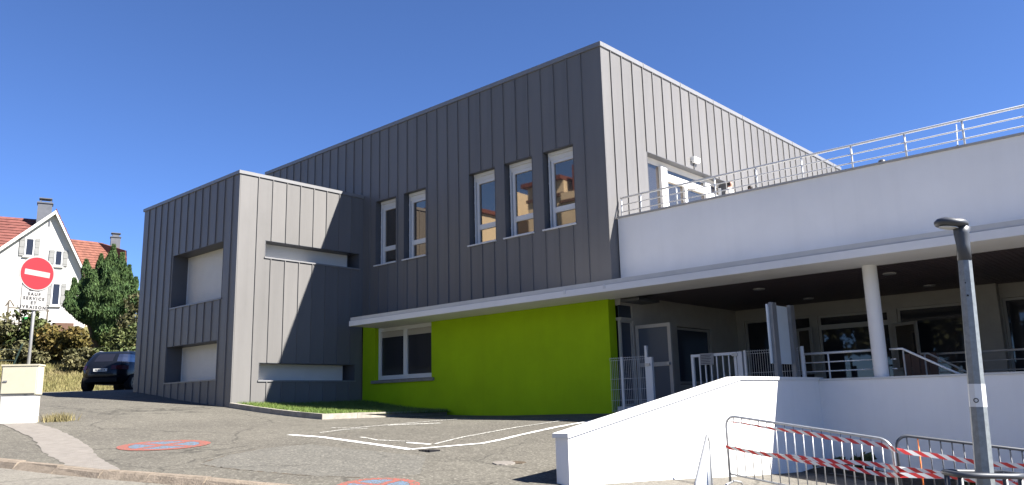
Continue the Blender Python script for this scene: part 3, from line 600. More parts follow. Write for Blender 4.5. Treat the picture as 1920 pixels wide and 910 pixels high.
# ------------------------------------------------------------------ grass bed with its kerb
bedp = [(-10.04, -4.50), (-5.72, -4.42), (-5.86, -2.2), (-6.0, -.01), (-10.04, -.01)]
bx = np.linspace(-10.04, -5.75, 24); by = np.linspace(-4.46, -.01, 20)
def bed_z(x, y): return gz_arr(x, y) + .10 + np.clip((y + 2.5) / 2.5, 0, 1) * .10 * np.clip((-7.2 - x) / 2, 0, 1)
bed = structure(sheet('grass_bed', bx, by, 0, M['turf'], zf=bed_z)); bed['label'] = 'raised grass bed between the annex and the green wall'
def blades(name, n, xf, zf, hgt, wd, mt, parent=None):
    P = xf(n); n = len(P); z = zf(P[:, 0], P[:, 1]); th = rng.uniform(0, 2 * np.pi, n); h = hgt * rng.uniform(.5, 1.3, n); d = np.c_[np.cos(th), np.sin(th)] * wd; ln = rng.normal(0, .35, (n, 2)) * h[:, None]
    V = np.empty((n, 3, 3)); V[:, 0, :2] = P - d; V[:, 1, :2] = P + d; V[:, 2, :2] = P + ln; V[:, 0, 2] = V[:, 1, 2] = z - .01; V[:, 2, 2] = z + h
    return stuff(npmesh(name, V.reshape(-1, 3), np.arange(3 * n).reshape(n, 3), mt, parent))
g_ = blades('grass', 26000, lambda n: np.c_[rng.uniform(-10.0, -5.8, n), rng.uniform(-4.42, -.05, n)], bed_z, .085, .007, M['grass']); g_['label'] = 'short green grass growing in the raised bed'; g_['category'] = 'grass'
bk = bpy.data.objects.new('bed_kerb', None); COL.objects.link(bk); bk.location = (-5.7, -4.45, -.6); structure(bk)
for p, q in (((-10.03, -4.60), (-5.66, -4.49)), ((-5.66, -4.49), (-5.98, -.015))):
    p = Vector(p); q = Vector(q); L = (q - p).length; k = int(round(L / 1.0)); d = (q - p) / L; n = Vector((d.y, -d.x))
    for i in range(k):
        a_ = p + d * (L * i / k + .004); b_ = p + d * (L * (i + 1) / k - .004); pts = []
        for top in (0, 1):
            for e, off in ((a_, 0), (b_, 0), (b_, -.10), (a_, -.10)):
                c = e + n * off; z = gz(c.x, c.y); pts.append((c.x, c.y, z + (.135 + random.uniform(-.006, .006) if top else -.25)))
        mb = MB(); mb.hexa(pts); mb.build('kerb_stone', M['conc'], bk)

# ------------------------------------------------------------------ railings
def rail_posts(root, xs_, y, zb, zt, r=.017, m='white_paint'):
    for x in xs_: MB().tube([(x, y, zb), (x, y, zt)], r, 8).build('post', M[m], root, smooth=True)
tr = thing('terrace_railing', 'white tubular railing along the top of the terrace parapet', 'railing', (5, .48, 4.29))
MB().tube([(-.03 + .09, .48, 4.80), (13.9, .48, 4.835)], .026, 10).build('handrail', M['white_paint'], tr, smooth=True)
for z in (4.615, 4.435): MB().tube([(.08, .48, z), (13.9, .48, z + .02)], .014, 8).build('rail', M['white_paint'], tr, smooth=True)
rail_posts(tr, [.08, .66, 1.69, 2.72, 3.75, 4.80, 5.86, 6.91, 7.95, 9.0, 10.05, 11.1, 12.15, 13.2], .48, 4.29, 4.81, .019)
sr = thing('entrance_railing', 'white tubular railing on the low wall left of the column', 'railing', (5.3, .15, .04))
MB().tube([(4.57, .14, .562), (5.99, .14, .562)], .024, 10).build('handrail', M['white_paint'], sr, smooth=True)
for z in (.382, .20): MB().tube([(4.58, .14, z), (5.98, .14, z)], .014, 8).build('rail', M['white_paint'], sr, smooth=True)
rail_posts(sr, [4.585, 5.08, 5.95], .14, -.42, .56)
st = thing('stair_railing', 'pale handrail right of the column sloping down with the steps', 'railing', (6.8, .15, 0))
MB().tube([(6.26, .15, .56), (6.49, .15, .557), (7.40, .15, .045), (8.1, .15, -.36)], .022, 10).build('handrail', M['white_paint'], st, smooth=True)
for z in (.37, .19): MB().tube([(6.26, .15, z), (6.36, .15, z)], .012, 8).build('rail', M['white_paint'], st, smooth=True)
MB().tube([(6.50, .15, -.42), (6.50, .15, .55)], .016, 8).build('post', M['frame_grey'], st, smooth=True)
MB().tube([(8.05, .15, -.45), (8.05, .15, -.35)], .016, 8).build('post', M['white_paint'], st, smooth=True)
s2_ = thing('stair_railing', 'grey handrail sloping down farther back, behind the steps', 'railing', (6.9, 1.5, 0))
MB().tube([(6.42, 1.5, .50), (6.57, 1.5, .50), (7.16, 1.5, .14), (8.0, 1.5, -.36)], .02, 10).build('handrail', M['frame_grey'], s2_, smooth=True)
MB().tube([(6.5, 1.5, -.42), (6.5, 1.5, .5)], .016, 8).build('post', M['frame_grey'], s2_, smooth=True)
br = thing('landing_railing', 'dull three-bar railing along the landing in the shade at right', 'railing', (8, 1.75, 0))
MB().tube([(6.65, 1.75, .49), (13.5, 1.75, .49)], .022, 8).build('handrail', M['frame_grey'], br, smooth=True)
for z in (.31, .12): MB().tube([(6.65, 1.75, z), (13.5, 1.75, z)], .012, 8).build('rail', M['frame_grey'], br, smooth=True)
rail_posts(br, [6.66, 8.6, 10.5, 12.4], 1.75, -.42, .49, .016, 'frame_grey')
ws = thing('wooden_screen', 'brown boarded wooden screen beside the steps behind the column', 'screen', (6.35, 1.7, -.42))
for k in range(4): MB().box(6.02 + k * .165, 6.175 + k * .165, 1.68, 1.71, -.41, .52).build('board', M['brownwood'], ws)
MB().box(6.0, 6.70, 1.712, 1.74, .40, .46).build('crossbar', M['brownwood'], ws)

# ------------------------------------------------------------------ mesh fences, gate, notice board
def mesh_panel(root, a, b, y, z0, z1, pitch=.05):
    mb = MB(); k = int((b - a) / pitch); r = .0032
    for i in range(k + 1):
        x = a + (b - a) * i / k; mb.tube([(x, y, z0), (x, y, z1 - .07), (x, y - .03, z1 - .045), (x, y, z1 - .02), (x, y, z1)], r, 4, caps=False)
    for z in (z0 + .03, z0 + .28, z0 + .53, z0 + .78, z1 - .075, z1 - .02):
        if z < z1: mb.tube([(a - .01, y - .004, z), (b + .01, y - .004, z)], r * 1.25, 4)
    return mb.build('mesh_panel', M['white_paint'], root)
def post(root, x, y, z0, z1, w_=.055, m='white_paint'):
    return MB().box(x - w_ / 2, x + w_ / 2, y - w_ / 2, y + w_ / 2, z0, z1).build('post', M[m], root)
fz = -.60
mf = thing('mesh_fence', 'white welded mesh fence panel beside the end of the green wall', 'fence', (.45, -.06, fz))
mesh_panel(mf, -.13, .86, -.06, fz + .05, .745); post(mf, .20, -.04, fz, .75, .05)
gp = thing('gate_post', 'white gate post with a lock box beside the mesh panel', 'gate post', (.95, -.06, fz))
MB().box(.885, .945, -.09, -.03, fz, .97).build('post', M['white_paint'], gp)
mb = MB(); mb.box(.947, 1.075, -.10, -.02, fz, .70); mb.build('lock_box', M['white_paint'], gp); MB().box(.90, 1.03, -.13, -.101, .50, .56).build('latch', M['galv'], gp)
ga = thing('gate', 'white barred gate with a notice fixed to its top rail', 'gate', (2.65, -.06, fz))
mb = MB(); mb.box(2.10, 2.16, -.09, -.03, -.45, .69); mb.box(3.14, 3.20, -.09, -.03, -.45, .69); mb.box(2.161, 3.139, -.088, -.032, .63, .688); mb.box(2.161, 3.139, -.088, -.032, -.44, -.39); mb.build('gate_frame', M['white_paint'], ga)
for x in (2.30, 2.44, 2.58, 2.72, 2.87, 3.01): MB().box(x - .012, x + .012, -.075, -.045, -.389, .629).build('bar', M['white_paint'], ga)
nb = MB().box(2.335, 2.665, -.101, -.092, .45, .70).build('notice', M['signwhite'], ga)
mb = MB()
for k in range(6): mb.box(2.36, 2.64 - random.uniform(0, .08), -.1035, -.1012, .66 - k * .035 - .01, .66 - k * .035)
mb.build('notice_print', M['black'], nb)
MB().box(3.11, 3.25, -.125, -.095, .60, .66).build('hinge', M['galv'], ga)
mf2 = thing('mesh_fence', 'white welded mesh fence between the barred gate and the entrance railing', 'fence', (4, -.06, fz))
MB().box(3.225, 3.335, -.11, -.01, fz, .69).build('post', M['white_paint'], mf2); post(mf2, 3.39, -.06, fz, .71, .05)
mesh_panel(mf2, 3.42, 4.60, -.06, fz + .05, .705); post(mf2, 4.63, -.03, fz, .72, .05)
nbd = thing('notice_board', 'pale blank notice board on two grey posts behind the ramp wall', 'sign', (4.45, -.5, fz))
for y in (-.94, -.08): MB().box(4.455, 4.53, y - .10, y + .09, fz, 1.56).build('post', M['post_grey'], nbd)
MB().box(4.42, 4.452, -1.10, -.10, .36, 1.525).build('panel', M['board_panel'], nbd)

# ------------------------------------------------------------------ crowd barriers and tape
def barrier(A, Bp, zA, zB, h, label, n=16, special=None, mt='galv'):
    A = Vector((*A, zA)); Bp = Vector((*Bp, zB)); d = Bp - A; L = d.length; d.normalize(); up = Vector((0, 0, 1)); side = d.cross(up).normalized()
    root = thing('crowd_barrier', label, 'barrier', tuple(A), 'crowd barriers by the white wall')
    r = .15; pts = [A + up * .05]
    for k in range(7):
        th = math.pi - k * math.pi / 12; pts.append(A + d * (r + r * math.cos(th)) + up * (h - r + r * math.sin(th)))
    for k in range(7):
        th = math.pi / 2 - k * math.pi / 12; pts.append(Bp - d * (r - r * math.cos(th)) + up * (h - r + r * math.sin(th)))
    pts.append(Bp + up * .05)
    MB().tube(pts, .018, 10).build('frame', M[mt], root, smooth=True)
    MB().tube([A + up * .17 + d * .018, Bp + up * .17 - d * .018], .014, 8).build('bottom_rail', M[mt], root, smooth=True)
    for k in range(1, n + 1):
        p = A + d * (L * k / (n + 1)); e = min(L * k / (n + 1), L - L * k / (n + 1)); top = h - .015 if e > r else h - r + math.sqrt(max(0, r * r - (r - e) ** 2)) - .012
        MB().tube([p + up * .17, p + up * top], .008, 6).build('bar', M['orange'] if special == k else M[mt], root, smooth=True)
    for P in (A, Bp):
        sg = 1 if P is A else -1
        MB().tube([P + side * .27 + d * sg * .03 + up * .012, P + side * .2 + d * sg * .05 + up * .05, P + d * sg * .06 + up * .085, P - side * .2 + d * sg * .05 + up * .05, P - side * .27 + d * sg * .03 + up * .012], .014, 8).build('foot', M[mt], root, smooth=True)
    return root
barrier((5.708, -5.531), (7.946, -5.621), -.51 - .97, -.824 - .97, .97, 'galvanised crowd barrier with three runs of tape, half in sun by the white wall', 17)
barrier((8.05, -5.80), (9.95, -4.73), -.745 - .97, -1.06 - .97, .97, 'galvanised crowd barrier with one orange bar, standing behind the lamp post', 17, special=2, mt='dark_metal')  # darker metal than the other barriers: its shade is put into the colour
barrier((7.178, -8.713), (8.074, -10.57), -.608 - .97, -.918 - .97, .97, 'crowd barrier seen almost end-on in front of the sunlit ramp wall', 16)
def tape(pts, wd, label, tw=.5, ph=0., thin=False):
    P = [Vector(p) for p in pts]; L = [0]
    for a_, b_ in zip(P[:-1], P[1:]): L.append(L[-1] + (b_ - a_).length)
    def at(s):
        s = max(0, min(L[-1], s)); i = 0
        while i < len(P) - 2 and s > L[i + 1]: i += 1
        f = (s - L[i]) / (L[i + 1] - L[i]); q = P[i].lerp(P[i + 1], f); sag = 0
        return q
    tot = L[-1]; step = .092; k = int(tot / step) + 1; mb = MB()
    out = Vector((.1, -1, 0)).normalized()
    def edge(s, e):
        a_ = tw * math.sin(s * 2.1 + ph); w2 = wd * (.62 + .38 * math.cos(a_ * 2)) * (min(1, .3 + s * .55) if thin else 1); wob = .006 * math.sin(s * 7 + ph)
        return at(s) + Vector((0, 0, 1)) * (e * w2 / 2 + wob) + out * (.012 + .02 * math.sin(a_) * e)
    for i in range(-1, k):
        for h_ in range(3):
            e0 = -1 + 2 * h_ / 3; e1 = -1 + 2 * (h_ + 1) / 3; sh = .055
            a0 = i * step - sh * e0; b0 = (i + 1) * step - sh * e0; a1 = i * step - sh * e1; b1 = (i + 1) * step - sh * e1
            if b0 <= 0 or a0 >= tot: continue
            mb.face([edge(a0, e0), edge(b0, e0), edge(b1, e1), edge(a1, e1)], i % 2)
    o = mb.build('barrier_tape', [M['tape_red'], M['tape_white']], None, at=tuple(P[0])); md = o.modifiers.new('thickness', 'SOLIDIFY'); md.thickness = .0012
    return tag(o, label, 'tape', 'red and white tape tied along the barriers')
tape([(5.80, -5.565, -.60), (6.35, -5.57, -.675), (7.90, -5.66, -.895), (8.07, -5.83, -.925), (8.7, -5.47, -1.055), (9.25, -5.16, -1.13), (9.95, -4.76, -1.2)], .058, 'uppermost red and white tape slanting across both crowd barriers', .25, .4, True)
tape([(5.70, -5.57, -.95), (6.5, -5.6, -1.05), (7.86, -5.66, -1.12), (8.07, -5.84, -1.14), (8.35, -5.68, -1.18), (8.7, -5.47, -1.26), (9.2, -5.2, -1.34), (9.95, -4.77, -1.4)], .062, 'middle red and white tape across both crowd barriers', .5, 1.2)
tape([(6.45, -5.60, -1.045), (7.86, -5.665, -1.225), (8.06, -5.85, -1.215), (8.5, -5.6, -1.215), (9.95, -4.775, -1.30)], .058, 'lowest red and white tape, joining the middle one near the left', .4, 2.2)
# ------------------------------------------------------------------ lamp post and the hoop around it
base = Vector((9.50, -8.42, gz(9.5, -8.42)))
lp = thing('street_lamp', 'galvanised lamp post with a flat oval head at the right', 'street lamp', tuple(base))
ax = (Vector((9.60, -8.345, 1.0)) - base).normalized(); at_ = lambda z: base + ax * ((z - base.z) / ax.z)
MB().tube([at_(base.z), at_(-.9), at_(.86)], [.080, .0715, .055], 8, ph=0).build('pole', M['pole_galv'], lp)
MB().tube([at_(.861), at_(1.0), at_(1.10) + Vector((-.006, -.004, 0)), at_(1.16) + Vector((.0, .0, 0))], [.056, .054, .06, .07], 16).build('neck', M['dark_metal'], lp, smooth=True)
hd = MB(); hc = at_(1.17) + Vector((-.05, -.045, 0)); hx = Vector((-.738, -.675, 0)); hy = Vector((.675, -.738, 0))
ringsN = 28; prof_h = [(-.012, .10, .04), (0, .155, .075), (.028, .16, .08), (.052, .13, .065), (.066, .06, .03)]
idx0 = []
for zz, rx, ry in prof_h:
    idx0.append(len(hd.v))
    for j in range(ringsN):
        th = 2 * math.pi * j / ringsN; ex = math.cos(th); k_ = 1.0 if ex > 0 else 1.15 - .15 * abs(math.sin(th))
        p = hc + hx * (rx * .84 * ex * k_ + .025) + hy * (ry * 1.5 * math.sin(th)) + Vector((0, 0, zz + .02 * (ex > 0) * ex)); hd.v.append(tuple(p))
for a_, b_ in zip(idx0[:-1], idx0[1:]):
    for j in range(ringsN): hd.f.append((a_ + j, a_ + (j + 1) % ringsN, b_ + (j + 1) % ringsN, b_ + j)); hd.mi.append(0)
hd.f.append(tuple(idx0[-1] + j for j in range(ringsN))); hd.mi.append(0); hd.f.append(tuple(idx0[0] + j for j in reversed(range(ringsN)))); hd.mi.append(0)
ho = hd.build('lamp_head', M['dark_metal'], lp, smooth=True)
mb = MB(); mb.prism([tuple(hc + hx * (.085 * math.cos(j * math.pi / 10) + .045) + hy * (.062 * math.sin(j * math.pi / 10)) + Vector((0, 0, -.016 + .012 * math.cos(j * math.pi / 10)))) for j in range(20)], (0, 0, .006)); mb.build('lens', M['lens'], ho)
# sticker with a dark ring
sk = MB(); p0 = at_(-.39); p1 = at_(-.20); sk.tube([p0, p1], [.0685, .0672], 8, caps=False, ph=0); so_ = sk.build('sticker', M['white_paint'], lp)
tocam = Vector((11.28 - 9.55, -16.1 + 8.4, 0)).normalized(); sd_ = Vector((-tocam.y, tocam.x, 0)); c = at_(-.335) + tocam * .0715 - sd_ * .012; mb = MB()
for j in range(20):
    a0, a1 = j * math.pi / 10, (j + 1) * math.pi / 10; q = lambda r, a: c + sd_ * r * math.cos(a) + Vector((0, 0, r * math.sin(a)))
    mb.hexa([q(.013, a0), q(.02, a0), q(.02, a1), q(.013, a1)] + [x + tocam * .002 for x in (q(.013, a0), q(.02, a0), q(.02, a1), q(.013, a1))])
mb.build('sticker_ring', M['black'], so_)
MB().tube([at_(.55) + tocam * .05, at_(.55) + tocam * .068], .008, 8).build('bolt', M['black'], lp); MB().tube([at_(.66) + tocam * .05 - sd_ * .01, at_(.66) + tocam * .066 - sd_ * .01], .006, 8).build('bolt', M['black'], lp)
hp = thing('hoop_guard', 'dark grey tubular hoop guard standing around the lamp post foot', 'guard', (9.50, -8.42, base.z))
A_, B_ = Vector((9.23, -8.50, -.925)), Vector((9.80, -8.52, -.935)); loop = []
dv = Vector((.74, .67, 0)).normalized(); pv = Vector((-dv.y, dv.x, 0)); hc2 = Vector((9.54, -8.45, -.93))
for j in range(33):
    th = 2 * math.pi * j / 32; cx_, sx_ = math.cos(th), math.sin(th); f = (abs(cx_) ** 4 + abs(sx_) ** 4) ** -.25
    loop.append(hc2 + dv * (.262 * cx_ * f - .012) + pv * (.19 * sx_ * f) + Vector((0, 0, -.012 * cx_)))
MB().tube(loop, .023, 10, caps=False).build('hoop', M['dark_metal'], hp, smooth=True)
for sx_, sy_ in ((-.25, -.1), (.235, -.1), (-.25, .11), (.235, .11)):
    p = hc2 + dv * sx_ + pv * sy_; MB().tube([(p.x, p.y, gz(p.x, p.y) - .02), (p.x, p.y, -.93)], .022, 10).build('leg', M['dark_metal'], hp, smooth=True)

# ------------------------------------------------------------------ road sign and cabinet
def text_mesh(body, size, parent, O, u, nrm, material, name='lettering'):
    cu = bpy.data.curves.new(name, 'FONT'); cu.body = body; cu.size = size; cu.align_x = 'CENTER'; cu.align_y = 'CENTER'; cu.extrude = .0006; cu.offset = size * .036; cu.space_character = 1.45
    o = bpy.data.objects.new(name, cu); COL.objects.link(o); dg = bpy.context.evaluated_depsgraph_get(); me = bpy.data.meshes.new_from_object(o.evaluated_get(dg)); bpy.data.objects.remove(o)
    u = Vector(u).normalized(); nrm = Vector(nrm).normalized(); up = nrm.cross(u)
    mx = Matrix.Identity(4)
    for i in range(3): mx[i][0] = u[i]; mx[i][1] = up[i]; mx[i][2] = nrm[i]
    mx.translation = Vector(O) - wloc(parent); me.transform(mx); me.materials.clear(); me.materials.append(material)
    o = bpy.data.objects.new(name, me); COL.objects.link(o); o.parent = parent; return o
su = Vector((-.193, .98, 0)).normalized(); sn = Vector((.98, .193, 0)).normalized()
sb = Vector((-9.19, -10.0, gz(-9.19, -10.0)))
sg = thing('road_sign', 'round red no entry sign above a white text plate on a grey pole', 'road sign', tuple(sb))
MB().tube([sb, (sb.x + .06, sb.y, 3.30)], .035, 12).build('pole', M['post_grey'], sg, smooth=True)
dc = Vector((sb.x + .12, sb.y - .02, 2.95)); q = lambda r, a, h: dc + su * r * math.cos(a) + Z * r * math.sin(a) + sn * h
MB().prism([q(.40, j * math.pi / 24, -.018) for j in range(48)], sn * .016).build('disc_rim', M['signwhite'], sg)
dk = MB().prism([q(.372, j * math.pi / 24, -.0015) for j in range(48)], sn * .005).build('disc', M['red'], sg)
ct, st_ = math.cos(-.07), math.sin(-.07); bu = su * ct + Z * st_; bz = -su * st_ + Z * ct
MB().obox(dc, bu, bz, sn, (-.285, .285, -.062, .062, .0036, .0055)).build('white_bar', M['signwhite'], dk)
pc = Vector((sb.x + .11, sb.y - .03, 2.33))
pl = MB().obox(pc, su, Z, sn, (-.30, .30, -.235, .42, -.022, -.006)).build('plate', M['signwhite'], sg)
mb = MB(); 
for a_ in ((-.296, .296, -.231, -.225), (-.296, .296, .41, .416), (-.296, -.290, -.224, .409), (.290, .296, -.224, .409)): mb.obox(pc, su, Z, sn, (*a_, -.0055, -.0045))
mb.build('plate_border', M['black'], pl)
for k, tx in enumerate(('SAUF', 'SERVICE', 'ET', 'LIVRAISONS')): text_mesh(tx, .095, pl, pc + Z * (.13 - .10 * k) + sn * (-.004) + su * (-.01), su, sn, M['black'])
mb = MB(); mb.obox(pc, su, Z, sn, (-.13, -.04, .205, .235, -.0055, -.0045)); mb.obox(pc, su, Z, sn, (.0, .10, .205, .235, -.0055, -.0045)); mb.obox(pc, su, Z, sn, (-.10, -.06, .235, .25, -.0055, -.0045)); mb.build('pictogram', M['black'], pl)
cu_ = Vector((.62, .785, 0)).normalized(); cn_ = Vector((.785, -.62, 0)).normalized(); cb = Vector((-9.02, -10.20, gz(-9.43, -10.02) - .005))
cbt = thing('utility_cabinet', 'cream and white electrical cabinet standing at the left edge', 'cabinet', tuple(cb))
cb0 = cb + Z * -.02
MB().obox(cb0, cu_, cn_, Z, (-.34, .35, -.30, .0, -.1, .60)).build('plinth', M['cab_white'], cbt)
MB().obox(cb0, cu_, cn_, Z, (-.37, .38, -.31, .015, .615, 1.25)).build('box', M['cream'], cbt)
dd = MB().obox(cb0, cu_, cn_, Z, (-.345, .355, .016, .030, .645, 1.222)).build('door', M['cream'], cbt)
MB().obox(cb0, cu_, cn_, Z, (-.385, .395, -.33, .035, 1.251, 1.285)).build('lid', M['cream'], cbt)
MB().obox(cb0, cu_, cn_, Z, (-.31, -.23, .031, .045, .90, .93)).build('handle', M['post_grey'], dd)
wd = blades('weeds', 420, lambda n: np.c_[rng.normal(-8.95, .16, n), rng.normal(-9.35, .17, n)], gz_arr, .17, .010, M['dry_grass']); wd['label'] = 'dry weeds growing at the foot of the cabinet'; wd['category'] = 'weeds'

# ------------------------------------------------------------------ foliage
def leafcloud(P, size, up=0., aspect=1.6):
    n = len(P); a = rng.normal(size=(n, 3)); a[:, 2] += up; a /= np.linalg.norm(a, axis=1)[:, None]; b = rng.normal(size=(n, 3)); b -= (a * b).sum(1)[:, None] * a; b /= np.linalg.norm(b, axis=1)[:, None]
    s = size * rng.uniform(.6, 1.35, (n, 1)); V = np.stack([P - a * s * aspect * .5, P + b * s * .42, P + a * s * aspect * .5, P - b * s * .42], 1)
    return V.reshape(-1, 3), np.arange(4 * n).reshape(n, 4)
def shrub(name, x, y, r, h, mt, n, label, size=.13, cat='shrub', group='shrubs behind the grass bank', lobes=9, z=None):
    z = gz(x, y) if z is None else z; root = thing(name, label, cat, (x, y, z), group)
    C = np.c_[rng.normal(0, .42, lobes) * r, rng.normal(0, .42, lobes) * r, rng.uniform(.25, .8, lobes) * h]; R0 = rng.uniform(.28, .5, lobes) * min(r, h * .6)
    k = rng.integers(0, lobes, n); d = rng.normal(size=(n, 3)); d /= np.linalg.norm(d, axis=1)[:, None]; P = C[k] + d * (R0[k] * rng.uniform(.55, 1.1, n) ** .7)[:, None] * np.array([1.25, 1.25, 1.0]); P[:, 2] = np.maximum(P[:, 2], .02)
    V, Fq = leafcloud(P + np.array([x, y, z]), size); npmesh('foliage', V, Fq, M[mt], root)
    mb = MB()
    for i in range(5):
        c = C[i]; mb.tube([(x + random.uniform(-.1, .1), y + random.uniform(-.1, .1), z - .1), (x + c[0] * .6, y + c[1] * .6, z + c[2] * .6), (x + c[0], y + c[1], z + c[2])], [.03, .02, .01], 5)
    mb.build('stem', M['bark'], root)
    return root
# tall conifer of several flame-shaped leaders
tx, ty = -35.0, 1.0; tz = gz(tx, ty)
tree = thing('conifer_tree', 'tall dark green conifer with several pointed leaders beside the white house', 'tree', (tx, ty, tz))
right = Vector((.298, .955)); vd = Vector((-.955, .298)); Ps = []
mbt = MB()
for a_, dep, h0, h1, rr in ((.30, 0, .25, 5.85, .62), (.75, -.2, .3, 5.35, .60), (-.25, .2, .5, 5.3, .55), (1.15, .1, .45, 4.75, .55), (1.50, -.1, .9, 4.05, .48), (-.95, .2, 1.3, 4.95, .50), (-.60, -.5, 1.2, 4.3, .50), (-1.45, .1, 1.4, 3.85, .46), (-1.75, -.2, 1.5, 3.1, .38), (.4, -.7, .25, 4.4, .62), (.9, -.55, .5, 4.2, .55), (.1, .7, .6, 5.2, .6), (1.7, .2, 1.2, 3.3, .36), (0.0, -.4, .5, 4.9, .5)):
    n = int(13000 * rr * (h1 - h0) / 4); t = rng.uniform(0, 1, n) ** .85; z = h0 + (h1 - h0) * t; r = rr * np.sin(np.pi * np.clip(t * .80 + .14, 0, 1)) ** .8 * (1 - .45 * t ** 2) * (1 + .20 * np.sin(z * 6 + a_ * 7)) * rng.uniform(.35, 1.12, n) ** .6
    th = rng.uniform(0, 2 * np.pi, n); spread = .42 + .62 * np.sqrt(t); cx = tx + right.x * (a_ * spread + .12) + vd.x * dep * spread; cy = ty + right.y * (a_ * spread + .12) + vd.y * dep * spread
    Ps.append(np.c_[cx + r * np.cos(th), cy + r * np.sin(th), tz + z])
    mbt.tube([(tx, ty, tz - .2), (tx + right.x * a_ * .4, ty + right.y * a_ * .4, tz + h0 + .3), (tx + right.x * a_, ty + right.y * a_, tz + h1 * .85)], [.10, .06, .02], 6)
V, Fq = leafcloud(np.vstack(Ps), .06, up=2.6, aspect=3.4); npmesh('crown', V, Fq, M['thuja'], tree); mbt.build('trunk', M['bark'], tree)
for spec in (('shrub', -31.8, -1.5, 1.45, 2.0, 'leaf_yellow', 3600, 'rounded shrub turning yellow in front of the conifer'), ('shrub', -33.2, -2.7, 1.4, 2.2, 'leaf_olive', 2600, 'olive shrub left of the yellow shrub, tall shoots above it'),
             ('shrub', -34.6, -3.6, 1.3, 1.9, 'leaf_brown', 2200, 'brownish half bare shrub behind the sign pole'), ('shrub', -35.6, -4.6, 1.5, 1.9, 'leaf_olive', 2200, 'loose olive shrub near the dark fence post'),
             ('shrub', -30.2, -1.5, 1.1, 1.1, 'leaf_brown', 1700, 'low brown shrub at the top of the grass bank'), ('shrub', -29.9, -.2, 1.2, 1.2, 'leaf_olive', 1700, 'low olive shrub just behind the parked car'),
             ('shrub', -31.6, -3.4, 1.0, 1.2, 'leaf_brown', 1500, 'pale dry shrub at the bank edge below the conifer'), ('shrub', -31.0, 1.6, 1.5, 2.9, 'leaf_olive', 2600, 'green yellow shrub between the conifer and the annex'),
             ('shrub', -33.0, 2.9, 1.5, 4.4, 'leaf_dark', 2800, 'dark reddish shrub showing beside the annex wall'), ('shrub', -33.6, -3.0, .5, 3.5, 'leaf_olive', 700, 'thin upright sapling in front of the white house'),
             ('shrub', -32.8, -5.4, 1.2, 1.1, 'leaf_brown', 1400, 'straggly dry shrub at the left end of the bank')):
    nm, x, y, r, h, mt, n, lb = spec; shrub(nm, x, y, r, h, mt, n, lb)
def bank_pts(n):
    P = np.c_[rng.uniform(-33, -26, n), rng.uniform(-12, 3.5, n)]; return P
gr = blades('grass', 30000, bank_pts, gz_arr, .16, .016, M['dry_grass']); gr['label'] = 'dry straw coloured grass on the bank'; gr['category'] = 'grass'
def soil_z(x, y): return gz_arr(x, y) + .06 * np.clip(1 - (-.25 - y) / 1.1, 0, 1)
so2 = structure(sheet('soil_strip', np.linspace(5.0, 13.8, 60), np.linspace(-1.45, -.26, 12), .012, M['soil'], zf=lambda x, y: soil_z(x, y) + .05 * np.sin(x * 3.1) * np.sin(y * 5) * (y > -1.2)))
shrub('weed', 5.60, -.62, .26, .36, 'leaf_olive', 170, 'dark weed growing at the foot of the white wall corner', .09, 'weed', 'weeds at the foot of the white wall', 5)
shrub('weed', 7.6, -.6, .22, .24, 'leaf_olive', 120, 'small weed at the foot of the wall behind the second barrier', .07, 'weed', 'weeds at the foot of the white wall', 5)
shrub('weed', 4.98, -.9, .22, .2, 'leaf_dark', 90, 'tiny weed where the ramp wall meets the yard', .06, 'weed', 'weeds at the foot of the white wall', 5)
mb = MB()
# ------------------------------------------------------------------ houses on the hill
a_dir = Vector((.298, .955, 0)); b_dir = Vector((-.955, .298, 0))
def tiles(mb, P00, P10, P01, P11, rows, cols, th=.06, m=0):
    """stepped tile courses between eave P00-P10 and ridge P01-P11"""
    P00, P10, P01, P11 = map(Vector, (P00, P10, P01, P11)); n = (P10 - P00).cross(P01 - P00).normalized()
    if n.z < 0: n = -n
    for i in range(rows):
        f0, f1 = i / rows, (i + 1) / rows + .002; A = P00.lerp(P01, f0); A2 = P10.lerp(P11, f0); Bq = P00.lerp(P01, min(1, f1)); B2 = P10.lerp(P11, min(1, f1))
        for j in range(cols):
            g0, g1 = j / cols, (j + .985) / cols; lift = .012 * ((j * 7 + i * 3) % 5) / 5
            p, q_, r_, s4 = A.lerp(A2, g0), A.lerp(A2, g1), Bq.lerp(B2, g1), Bq.lerp(B2, g0)
            mb.hexa([p, q_, r_, s4, p + n * (th + lift), q_ + n * (th + lift), r_ + n * .02, s4 + n * .02], m)
H0 = Vector((-51.03, 3.35, 0)); h1 = thing('house', 'white gabled house with a red tiled roof at the far left', 'house', (H0.x, H0.y, 4.6), 'houses on the hill')
q = lambda a, b, z: H0 + a_dir * a + b_dir * b + Z * z
gab = [(-3.35, 3.8), (-3.35, 11.05), (0, 14.2), (1.72, 10.6), (2.4, 9.2), (2.4, 3.8)]
mb = MB(); mb.prism([q(a, 0, z) for a, z in gab], b_dir * 7); mb.build('wall', M['housewhite'], h1)
mb = MB(); mb.prism([q(-3.4, .9, 3.8), q(-3.4, .9, 11.2), q(-16, .9, 11.2), q(-16, .9, 3.8)], b_dir * 6); mb.build('wall', M['housewhite'], h1)
mb = MB(); tiles(mb, q(-16.5, -.3, 11.05), q(-3.30, -.3, 11.05), q(-16.5, 4.4, 14.42), q(.35, 4.4, 14.42), 12, 40)
tiles(mb, q(-.02, -.35, 14.32), q(-.02, 6.6, 14.32), q(2.62, -.35, 8.95), q(2.62, 6.6, 8.95), 12, 12); rf = mb.build('roof', M['tile'], h1)
mb = MB()
